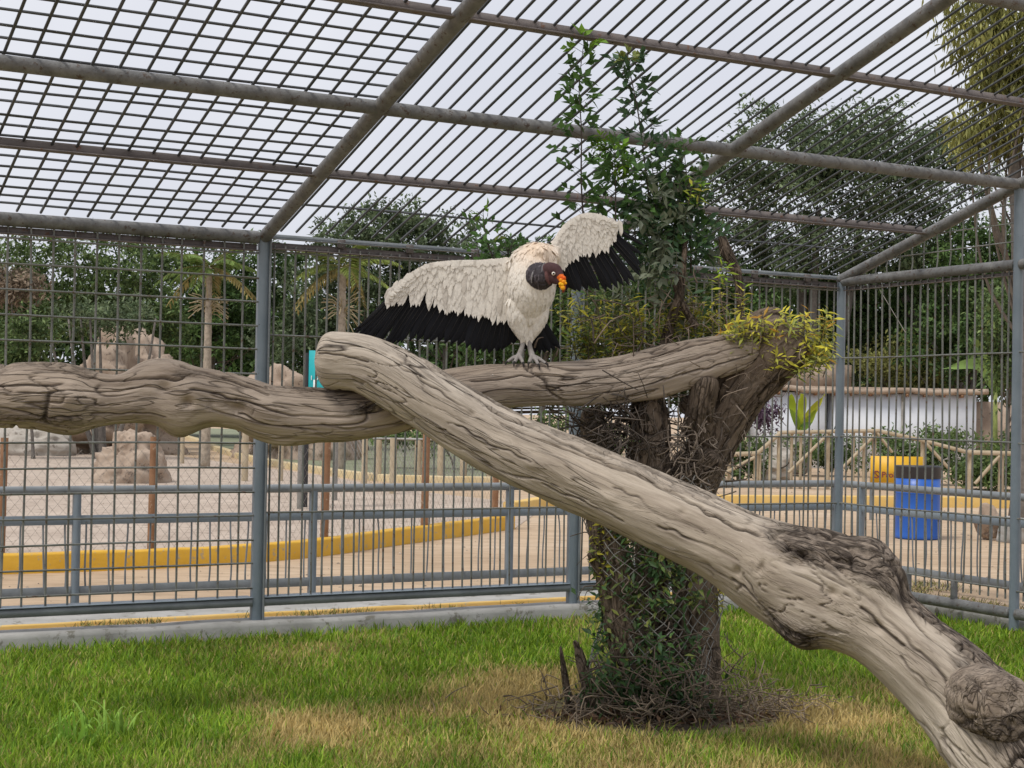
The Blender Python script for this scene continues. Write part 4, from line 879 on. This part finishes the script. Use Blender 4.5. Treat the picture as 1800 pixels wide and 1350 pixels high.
# ------------------------------------------------------------------ mounds, rocks
def lump(name, label, cat, c, r, m, seed, n=70, k=96, sharp=.25, grp=None):
    th = np.linspace(0, pi, n)[:, None]; ph = np.arange(k)[None]/k*2*pi
    D = np.stack([np.sin(th)*np.cos(ph), np.sin(th)*np.sin(ph), np.cos(th) + 0*ph], -1); P_ = D*np.array(r); q = fbm(P_*1.1 + seed*7.3, seed, 5)*sharp*np.mean(r) + .28*sharp*np.abs(fbm(P_*2.2 + seed, seed+5, 4)) - .10*np.abs(vnoise(P_*np.array([2, 2, 6]) + seed, seed+8)); P_ = np.array(c) + P_ + D*q[..., None]; i_ = np.arange(n-1)[:, None]; j_ = np.arange(k)[None]
    mb = MB(); mb.add(P_.reshape(-1, 3), quads=np.stack([i_*k+j_, (i_+1)*k+j_, (i_+1)*k+(j_+1) % k, i_*k+(j_+1) % k], -1).reshape(-1, 4)); o_ = mb.build(name, m, smooth=True, color=False)
    return tag(o_, label, cat, grp)
p = gp(205, 850); lump('dirt_mound', 'brown earth mound in the paddock behind the wire netting', 'mound', (p[0], p[1]+.6, .15), (.62, .6, 1.0), M['mound'], 4, sharp=.4)
p = gp(60, 800); lump('boulder', 'pale rounded boulder lying at the far edge of the paddock', 'rock', (p[0]-.2, p[1], .25), (1.3, .8, .62), M['rock'], 5)
p = at(170, 640, 46); lump('rock_outcrop', 'large pinkish rock outcrop below the trees behind the knotted log', 'rock', (p[0], 48, .6), (1.75, 1.6, 2.9), M['mound'], 6, 80, 110, .45)
p = at(500, 660, 44); lump('rock_outcrop', 'low pinkish rock outcrop seen just beside the teal sign', 'rock', (p[0], 46, .7), (1.5, 1.2, 1.9), M['mound'], 9, 80, 110, .45)
p = gp(1378, 850); lump('boulder', 'white weathered boulder beside the wooden ramp railing', 'rock', (p[0]+.05, p[1]+1.5, .38), (.42, .4, .52), M['rock'], 7)
p = gp(1420, 845); lump('boulder', 'grey boulder with pale top behind the white one by the ramp', 'rock', (p[0]+.1, p[1]+3, .55), (.62, .4, .5), M['rock'], 8)
p = gp(1740, 950); lump('tree_stub', 'short weathered tree stub on the dirt beside the blue barrel', 'stump', (p[0]-.02, p[1]+.1, .12), (.13, .12, .26), M['mound'], 12, sharp=.5)
p = gp(1790, 960); lump('low_block', 'low concrete block behind the weathered tree stub', 'block', (p[0]+.3, p[1]+.6, .12), (.42, .3, .24), M['conc'], 13, sharp=.08)

# ------------------------------------------------------------------ blue barrel and sign
M['blue'] = m_simple('blue_barrel', (.012, .09, .40), (.018, .12, .50), 3, .38, (.03, .05, .16), 12, .7, .1)
M['black'] = m_simple('black_plastic', (.02, .02, .024), (.035, .035, .04), 5, .5, None, 10, .6, .1)
c = gp(1622, 950); c[1] += .28
bar = thing('barrel', 'blue steel drum with black rim standing on the dirt beside the yellow sign', 'barrel', c)
z = np.array([0, .012, .02, .05, .30, .315, .33, .345, .36, .58, .595, .61, .625, .64, .80]); r_ = np.array([.27, .29, .295, .29, .29, .295, .302, .295, .29, .29, .295, .302, .295, .29, .29])
mb = MB(); mb.tube(c + np.stack([0*z, 0*z, z], 1), r_, 40, ref=(1, 0, 0)); mb.build('drum', M['blue'], bar, smooth=True, color=False)
z = np.array([.795, .80, .94, .955, .965, .955, .83]); r_ = np.array([.29, .294, .294, .30, .292, .28, .275])
mb = MB(); mb.tube(c + np.stack([0*z, 0*z, z], 1), r_, 40, cap=False, ref=(1, 0, 0)); mb.build('rim', M['black'], bar, smooth=True, color=False)
M['signy'] = m_simple('sign_yellow', (.72, .40, .02), (.78, .47, .03), 2, .5, None, 10, .6, 0); M['ink'] = m_simple('sign_ink', (.20, .03, .04), (.22, .04, .05), 3, .6, None, 10, .6, 0)
c = gp(1575, 915); Ysg = c[1]
sg = thing('sign', 'yellow prohibition sign board on a post behind the blue barrel', 'sign', c)
p0, p1 = at(1530, 848, Ysg), at(1622, 803, Ysg); cx_ = (p0[0]+p1[0])/2; cz_ = (p0[2]+p1[2])/2
mb = MB(); mb.box((cx_, Ysg, cz_), ((p1[0]-p0[0])/2, .012, (p1[2]-p0[2])/2)); sbd = mb.build('board', M['signy'], sg, color=False)
q = at(1534, 850, Ysg); piece('post', sg, (q[0], Ysg+.04, 0), (q[0], Ysg+.04, q[2]+.1), .06, M['paint'], 'box', .04)
def text(body, x, z_, Y_, size, m, parent, name='lettering'):
    cu = bpy.data.curves.new(name, 'FONT'); cu.body = body; cu.size = size; cu.extrude = .002; cu.offset = size*.012
    ob = bpy.data.objects.new('tmp', cu); S.collection.objects.link(ob); dg = bpy.context.evaluated_depsgraph_get()
    me_ = bpy.data.meshes.new_from_object(ob.evaluated_get(dg)); bpy.data.objects.remove(ob); me_.name = name; me_.materials.clear(); me_.materials.append(m)
    o_ = bpy.data.objects.new(name, me_); S.collection.objects.link(o_); o_.parent = parent; o_.location = Vector((x, Y_, z_)) - wloc(parent); o_.rotation_euler = (pi/2, 0, 0); return o_
q = at(1549, 839, Ysg); text('Prohibido', q[0], q[2], Ysg-.016, .125, M['ink'], sbd)
q = at(1540, 834, Ysg); mb = MB(); a = np.arange(29)/28*2*pi; mb.tube(np.stack([q[0]+.05*np.cos(a), 0*a+Ysg-.016, q[2]+.05*np.sin(a)], 1), .008, 6, cap=False); mb.tube(np.array([[q[0]-.035, Ysg-.016, q[2]+.035], [q[0]+.035, Ysg-.016, q[2]-.035]]), .007, 6)
mb.build('prohibition_symbol', M['ink'], sbd, color=False)
# teal sign glimpsed behind the end of the leaning log
M['teal'] = m_simple('sign_teal', (.01, .33, .36), (.015, .40, .43), 2, .5, None, 10, .6, 0); M['signw'] = m_simple('sign_white', (.7, .72, .72), (.76, .78, .78), 2, .5, None, 10, .6, 0)
Yt = 24.0; ts = thing('sign', 'teal information sign on a dark post behind the end of the leaning log', 'sign', (at(545, 700, Yt)[0], Yt, 0))
p0, p1 = at(541, 745, Yt), at(600, 617, Yt); mb = MB(); mb.box(((p0[0]+p1[0])/2, Yt, (p0[2]+p1[2])/2), ((p1[0]-p0[0])/2, .015, (p1[2]-p0[2])/2)); tbd = mb.build('board', M['teal'], ts, color=False)
q = at(553, 640, Yt); q2 = at(555, 690, Yt); mb = MB(); mb.box(((q[0]+q2[0])/2+.0, Yt-.018, q2[2]+.06), (.025, .003, .14)); mb.build('white_panel', M['signw'], tbd, color=False)
q = at(538, 760, Yt); piece('post', ts, (q[0], Yt+.02, 0), (q[0], Yt+.02, at(538, 620, Yt)[2]), .07, M['black'], 'box', .05)
for x_ in (548, 560): q = at(x_, 628, Yt); text('1' if x_ == 548 else 'A', q[0]-.02, at(x_, 668, Yt)[2], Yt-.024, .10, M['signw'], tbd)

# ------------------------------------------------------------------ wooden ramp railing
wr = thing('wooden_railing', 'timber post and rail ramp railing with diagonal braces before the white building', 'railing', gp(1372, 856))
Yr = 33.0
def wp_(px, py): return at(px, py, Yr)
for px_, y1, w in ((1282, 800, .06), (1330, 793, .10), (1336, 800, .05), (1354, 775, .05), (1370, 758, .075), (1392, 758, .05), (1408, 758, .05), (1425, 760, .05), (1456, 757, .07), (1500, 757, .06), (1519, 757, .05), (1537, 757, .075), (1622, 775, .075), (1706, 795, .10), (1760, 797, .10), (1840, 797, .1)):
    a = wp_(px_, y1); piece('post', wr, (a[0], Yr, 0), (a[0], Yr, a[2]), w*.9, M['timber'], 'box', w*.9)
for a, b_, w in (((1240, 800), (1330, 797), .10), ((1330, 797), (1372, 760), .08), ((1372, 760), (1545, 757), .08), ((1545, 758), (1612, 772), .08), ((1612, 772), (1700, 795), .08), ((1700, 795), (1860, 799), .10), ((1262, 838), (1326, 803), .07), ((1540, 760), (1567, 795), .05), ((1625, 778), (1668, 825), .06), ((1756, 800), (1712, 850), .06), ((1480, 822), (1536, 765), .06)):
    piece('rail', wr, wp_(*a) + [0, -.07, 0], wp_(*b_) + [0, -.07, 0], w, M['timber'], 'box', .07)
piece('brace', wr, wp_(1384, 830) + np.array([0, -.16, 0]), wp_(1452, 764) + np.array([0, -.16, 0]), .06, M['timber'], 'box', .06)
piece('bottom_rail', wr, wp_(1330, 848) + np.array([0, -.07, 0]), wp_(1470, 850) + np.array([0, -.07, 0]), .06, M['timber'], 'box', .06)

# ------------------------------------------------------------------ white building
YW = 46.0; bw = thing('white_building', 'low white building with flat ledge roof behind the timber railing', 'building', (at(1540, 760, YW)[0], YW, 0))
x0_, x1_ = at(1350, 740, YW)[0], at(1716, 740, YW)[0]; ht = at(1540, 692, YW)[2]
xd0, xd1 = at(1452, 740, YW)[0], at(1466, 740, YW)[0]
mb = MB(); mb.box(((x0_+xd0)/2, YW+2, ht/2), ((xd0-x0_)/2, 2, ht/2)); mb.box(((xd1+x1_)/2, YW+2, ht/2), ((x1_-xd1)/2, 2, ht/2)); mb.box(((xd0+xd1)/2, YW+2.2, .45), ((xd1-xd0)/2, 1.9, .45)); mb.build('wall', M['white_wall'], bw, color=False)
mb = MB(); mb.box(((xd0+xd1)/2, YW+1, ht*.5+.3), ((xd1-xd0)/2, .02, ht*.5-.3)); wdw = mb.build('window', M['black'], bw, color=False)
piece('window_bar', wdw, ((xd0), YW+.9, ht*.62), (xd1, YW+.9, ht*.62), .04, M['paint'], 'box', .03)
rf = MB(); xs = np.linspace(x0_-.35, x1_+.3, 60); P_ = np.stack([xs, 0*xs+YW-.15, ht+.10+.05*vnoise(np.stack([xs*1.1, 0*xs, 0*xs], 1), 2)], 1); rf.tube(P_, .085, 8); rf.box(((x0_+x1_)/2, YW+2, ht+.12), ((x1_-x0_)/2+.3, 2.15, .07)); rf.build('roof', M['mound'], bw, color=False)
for x_ in np.arange(x0_+.3, x1_, .55): piece('rafter_end', bw, (x_, YW-.2, ht-.03), (x_, YW+.1, ht-.03), .1, M['rustpost'], 'box', .08)
q = at(1585, 740, YW); piece('drain_pipe', bw, (q[0], YW-.05, .2), (q[0], YW-.05, ht), .035, M['conc'], 8)
mb = MB(); a = at(1420, 660, YW+4); mb.box((a[0], YW+3.5, ht+.55), (1.1, 1, .38)); mb.build('upper_wall', M['mound'], bw, color=False)
a = at(1719, 740, 46)
br = MB(); br.box((a[0]+2.2, 48.3, .95), (2.2, 2, 1.15)); bo = br.build('brown_building', M['mound'], color=False); tag(bo, 'low brown plastered wall beside the white building', 'building')

# ------------------------------------------------------------------ trees
LC = {'dark': (np.array([.035, .075, .022]), np.array([.12, .19, .06])), 'mid': (np.array([.055, .10, .032]), np.array([.18, .245, .09])),
      'grey': (np.array([.06, .095, .045]), np.array([.19, .24, .13])), 'olive': (np.array([.13, .14, .04]), np.array([.33, .33, .11])),
      'brown': (np.array([.13, .10, .07]), np.array([.28, .22, .16])), 'purple': (np.array([.06, .035, .06]), np.array([.16, .10, .15]))}
def tree(name, label, Y, base_px, ells, kind, nclump, nleaf, L, trunk_r=.14, grp='trees behind the cage', hang=0, lw=.45, limbs=True, cl=.30, stems=None):
    x_ = at(base_px, 760, Y)[0]; base = np.array([x_, Y, 0]); t_ = thing(name, label, 'tree', base, grp)
    mb = MB(); tk = MB(); c1, c2 = LC[kind]; ars = np.array([e[2]*e[3] for e in ells], float); ars /= ars.sum(); tops = []
    for (ex, ey, rx, ry), w in zip(ells, ars):
        c = at(ex, ey, Y); rr = np.array([rx*Y/F, max(rx, ry)*Y/F*.8, ry*Y/F]); n = max(4, int(nclump*w)); tops.append(c)
        d = nrm(R.normal(size=(n, 3))); q = R.random(n)**.42; cc = c + d*rr*q[:, None]
        cc[:, 2] = np.maximum(cc[:, 2], .25)
        for p in cc:
            m_ = nleaf; s_ = cl*(.6+.8*R.random())*np.array([1, 1, .7]); Lp = p + R.normal(size=(m_, 3))*s_*.62; Lp[:, 2] = np.maximum(Lp[:, 2], .03)
            D = R.normal(size=(m_, 3)) + np.array([0, 0, -hang]); N = np.array([0, -.2, 1.0]) + R.normal(size=(m_, 3))*.6
            tone = (.65 + .7*R.random()); mx_ = R.random((m_, 1)); col = (c1*(1-mx_) + c2*mx_)*tone*(.8+.4*R.random((m_, 1)))
            mb.leaves2(Lp, D, N, L*(.6+.8*R.random(m_)), L*lw, col)
        for p in cc[:: max(1, n//4)]:
            if limbs: tk.tube(spline([base + [0, 0, min(c[2]*.45, c[2]-.3)] if c[2] > 1 else base, (base+p)/2 + [0, 0, .35*p[2]*.5] + R.normal(size=3)*.2, p], 9), np.linspace(.22, .05, 9)*trunk_r, 5, col=(.11, .09, .07))
    tz = max(c[2] for c in tops); mean = np.mean(tops, axis=0)
    for k_ in range(1 if not stems else stems):
        off = np.array([R.normal()*.3, R.normal()*.2, 0])*(0 if not stems else 1)
        P_ = spline([base - [0, 0, .1] + off*.3, base + (mean-base)*np.array([.15, .15, .3]) + off, base + (mean-base)*np.array([.5, .5, .62]) + off*2, mean + off*2.5], 14)
        tk.tube(P_, np.interp(np.linspace(0, 1, 14), [0, .1, 1], [1.5, 1, .35])*trunk_r*(1 if not stems else .6), 9, col=(.15, .135, .12))
    mb.build('crown', M['leaf'], t_); tk.build('trunk', M['farbark'], t_, smooth=True)
    return t_
G1 = 'trees behind the cage'
tree('broadleaf_tree', 'leafy green tree above the rock outcrop, left of the taller palm', 50, 60, [(50, 480, 105, 80), (0, 570, 90, 70)], 'mid', 150, 46, .20)
tree('broadleaf_tree', 'rounded mid-green tree directly above the pinkish rock outcrop', 52, 215, [(210, 470, 115, 75), (170, 545, 100, 60), (280, 560, 60, 60)], 'mid', 190, 46, .20)
tree('bare_stemmed_tree', 'slender tree with several bare pale stems before the rock outcrop', 43, 185, [(185, 560, 90, 38)], 'grey', 40, 40, .17, .13, stems=6, limbs=False)
tree('broadleaf_tree', 'dark green tree standing behind the taller palm', 58, 360, [(340, 500, 110, 95), (420, 540, 110, 95), (470, 470, 80, 60), (330, 600, 120, 50)], 'dark', 290, 46, .22)
tree('broadleaf_tree', 'feathery grey-green tree behind the leaning palm, rising above the eave', 56, 640, [(650, 440, 110, 90), (590, 520, 100, 90), (700, 400, 70, 50), (540, 600, 100, 60)], 'grey', 330, 46, .20)
tree('broadleaf_tree', 'dull green tree behind the outspread wing of the vulture', 57, 780, [(770, 450, 95, 85), (740, 550, 120, 80), (840, 530, 90, 100)], 'grey', 280, 46, .21)
tree('broadleaf_tree', 'dark tree mass behind the body of the vulture', 55, 950, [(930, 490, 100, 75), (1000, 530, 110, 90), (900, 590, 110, 60), (1040, 450, 70, 55)], 'dark', 290, 46, .21)
tree('broadleaf_tree', 'dark leafy tree behind the sprouting stump', 50, 1150, [(1120, 520, 110, 100), (1210, 490, 100, 90), (1180, 600, 120, 60), (1290, 540, 80, 80)], 'dark', 330, 46, .2)
tree('spreading_tree', 'big spreading grey-green tree with heavy trunk above the side cage wall', 50, 1432, [(1300, 410, 70, 45), (1360, 470, 90, 40), (1560, 455, 100, 40), (1390, 265, 150, 85), (1540, 250, 150, 70), (1290, 330, 90, 55), (1480, 340, 170, 60), (1650, 300, 110, 80), (1420, 430, 130, 40), (1620, 400, 110, 50)], 'grey', 640, 50, .19, .42, cl=.36, limbs=False, stems=4)
tree('broadleaf_tree', 'dense dark tree behind the corner post, above the white building', 52, 1560, [(1520, 560, 100, 110), (1620, 520, 110, 120), (1450, 500, 90, 80), (1560, 620, 140, 60)], 'dark', 420, 46, .2)
tree('broadleaf_tree', 'dark tree beyond the tall round post with a leaning trunk', 48, 1700, [(1720, 500, 90, 120), (1790, 460, 80, 110), (1680, 610, 110, 70)], 'dark', 300, 46, .19)
tree('willow_tree', 'tall olive tree with hanging slender leaves over the cage roof corner', 23, 1800, [(1745, 60, 85, 110), (1790, 180, 80, 100), (1715, 230, 45, 55), (1860, 100, 90, 160)], 'olive', 250, 40, .18, .16, hang=2.2, lw=.2, cl=.22)
tree('shrub', 'olive-brown shrub behind the white building roof', 49, 1570, [(1560, 640, 90, 45), (1640, 655, 60, 35)], 'olive', 90, 40, .16, .06, 'shrubs outside the cage')
tree('shrub', 'bright green layered shrub beside the tall round post', 38, 1770, [(1770, 560, 50, 70), (1790, 640, 50, 60)], 'mid', 110, 40, .16, .06, 'shrubs outside the cage')
tree('shrub', 'brown dried shrub at the edge of the trees', 46, 25, [(20, 500, 55, 40)], 'brown', 45, 40, .17, .05, 'shrubs outside the cage')
tree('shrub', 'low bright green bush beside the rock outcrop', 42, 60, [(50, 595, 60, 45), (10, 640, 50, 40)], 'mid', 75, 40, .15, .05, 'shrubs outside the cage')
for k_, (lab, Y, x_, e) in enumerate([
    ('leafy bush below the ramp railing, behind the yellow sign', 36, 1600, [(1580, 800, 45, 35), (1640, 800, 50, 40), (1690, 825, 40, 30)]),
    ('bush growing against the white wall right of the ramp', 40, 1680, [(1650, 775, 60, 22), (1560, 775, 40, 20), (1760, 785, 60, 28)]),
    ('bush behind the boulders at the ramp', 40, 1410, [(1400, 790, 70, 28), (1470, 800, 50, 35)]),
    ('reedy bush beside the stump trunk outside the cage', 36, 1300, [(1300, 800, 45, 45), (1250, 800, 40, 40)]),
    ('bush under the timber railing past the blue barrel', 34, 1760, [(1740, 830, 55, 28)]),
    ('purple-leaved bush in front of the white wall', 42, 1345, [(1345, 735, 25, 28)]),
    ('green bush beyond the chain link pen', 40, 800, [(760, 770, 70, 25), (860, 790, 60, 30), (700, 765, 50, 18)]),
    ('green bush behind the stump, beyond the pen', 42, 1000, [(990, 760, 70, 45), (1090, 780, 60, 45)])]):
    tree('shrub', lab, Y, x_, e, 'mid' if k_ != 5 else 'purple', 60 if k_ != 5 else 16, 40, .14, .04, 'shrubs outside the cage', cl=.22, limbs=False)
# far wood closing the view
tree('tree_line', 'dark wall of distant trees closing the view between the trunks', 75, 700, [(-100, 570, 200, 90), (200, 590, 200, 90), (500, 580, 200, 90), (800, 580, 200, 95), (1100, 580, 200, 95), (1400, 580, 200, 100), (1700, 560, 200, 110), (2000, 560, 200, 120), (0, 660, 250, 40), (400, 660, 250, 40), (800, 665, 250, 40), (1200, 670, 250, 40), (1600, 670, 250, 40)], 'dark', 1500, 40, .5, .3, None, cl=.7)
# palms
def palm(label, px, Y, crown, nf, colr, seed):
    c = at(px, crown, Y); base = np.array([c[0], Y, 0]); t_ = thing('palm_tree', label, 'palm', base, 'palms behind the cage')
    tk = MB(); z = np.linspace(0, 1, 26); P_ = base + (c-base)*z[:, None]; tk.tube(P_, .10*(1.25-.55*z) + .008*(np.arange(26) % 2), 10, col=(.32, .27, .21)); tk.build('trunk', M['farbark'], t_, smooth=True)
    for k_ in range(nf):
        fr = MB(); a = k_/nf*2*pi*2.6 + seed; el = .9 - 1.3*(k_/nf); L_ = 1.15 + .35*R.random(); d = np.array([cos(a), sin(a)*.8, 0]); s_ = np.linspace(0, 1, 16)
        rach = c + d*(L_*s_*cos(el*.6))[:, None] + np.array([0, 0, 1])*(L_*(s_*math.sin(max(el, -.2)) - .42*s_**2.2*(1.1-el*.4)))[:, None]; fr.tube(rach, np.linspace(.018, .004, 16), 4, col=(.20, .19, .06))
        T = nrm(np.gradient(rach, axis=0)); X_ = nrm(np.cross(T, [0, 0, 1])); ss = np.repeat(np.arange(2, 16), 3)
        old = k_/nf > .72; cc = np.array([.34, .28, .11]) if old else (np.array(colr)*(1+.6*R.random()))
        for sg_ in (-1, 1):
            Bq = rach[ss] + T[ss]*R.random((len(ss), 1))*.06; fr.leaves2(Bq, X_[ss]*sg_ + T[ss]*.7 + np.array([0, 0, -.45]), np.array([0, 0, 1.0]) + R.normal(size=(len(ss), 3))*.2, .42*(1.05-.6*ss/16), .035, cc*(.7+.6*R.random((len(ss), 1))))
        fr.build('frond', M['leaf'], t_)
    sk_ = MB()
    for _ in range(30):
        a = R.random()*2*pi; p = c - [0, 0, .9+R.random()*.25]; e_ = p + np.array([cos(a)*.5, sin(a)*.5, R.normal()*.25]); sk_.tube(np.array([p, (p+e_)/2+[0, 0, .08], e_]), .012, 4, col=(.34, .28, .17))
    sk_.build('dead_fronds', M['farbark'], t_, stuff=True)
palm('taller palm with pale smooth trunk and arching fronds left of the square post', 368, 38, 470, 15, (.13, .19, .05), 0)
palm('smaller palm with yellowing fronds between the square post and the wing', 603, 36, 470, 13, (.16, .20, .05), 1.3)
# banana plants
def banana(label, Y, px, py, lv, grp='banana plants outside the cage'):
    b0 = at(px, py, Y); t_ = thing('banana_plant', label, 'plant', (b0[0], Y, 0), grp); mb = MB(); mb.tube(np.array([[b0[0], Y, 0], [b0[0], Y, b0[2]*.5], b0]), [.09, .07, .05], 9, col=(.20, .24, .07)); mb.build('stem', M['farbark'], t_, smooth=True)
    for (x1, y1, x2, y2, w, c_) in lv:
        p, q, e_ = b0, at(x1, y1, Y-.1), at(x2, y2, Y-.3); C_ = spline([p, q, e_], 14); T = nrm(np.gradient(C_, axis=0)); X_ = nrm(np.cross(T, [0, -1, .3])); s_ = np.linspace(0, 1, 14); ww = w*np.sin(np.clip(s_*1.05+.03, 0, 1)*pi)**.6
        lm = MB(); V = np.stack([C_ + X_*ww[:, None]*.5 - [0, .04, .02], C_, C_ - X_*ww[:, None]*.5 - [0, .04, .02]], 1).reshape(-1, 3); lm.add(V, quads=[(i_*3+k_, i_*3+k_+1, i_*3+k_+4, i_*3+k_+3) for i_ in range(13) for k_ in (0, 1)], col=c_); lm.build('leaf', M['leaf'], t_, smooth=True)
banana('yellow-green banana plant against the white wall beside the corner post', 42, 1405, 755, [(1392, 710, 1390, 688, .22, (.36, .46, .04)), (1410, 705, 1406, 690, .24, (.40, .46, .04)), (1425, 725, 1450, 692, .24, (.46, .46, .05)), (1420, 740, 1436, 715, .22, (.32, .42, .05)), (1398, 735, 1386, 715, .2, (.25, .36, .05)), (1415, 748, 1428, 742, .2, (.14, .24, .05))])
banana('banana plant with one broad drooping leaf beside the tall round post', 40, 1750, 690, [(1720, 640, 1655, 648, .32, (.22, .34, .10)), (1725, 620, 1708, 590, .3, (.26, .36, .10)), (1770, 620, 1800, 600, .3, (.12, .2, .06)), (1770, 660, 1810, 660, .3, (.12, .2, .06))])
# heavy leaning trunk seen through the side wall
lt = MB(); P_ = spline([at(1700, 700, 51.5), at(1650, 630, 51), at(1610, 570, 51), at(1590, 520, 51)], 14); P_[0, 2] = 0; lt.tube(P_, np.linspace(.22, .13, 14), 10, col=(.10, .085, .07)); o = lt.build('leaning_dead_tree', M['farbark'], smooth=True); tag(o, 'bare leaning trunk in front of the dark trees above the white building', 'dead tree')
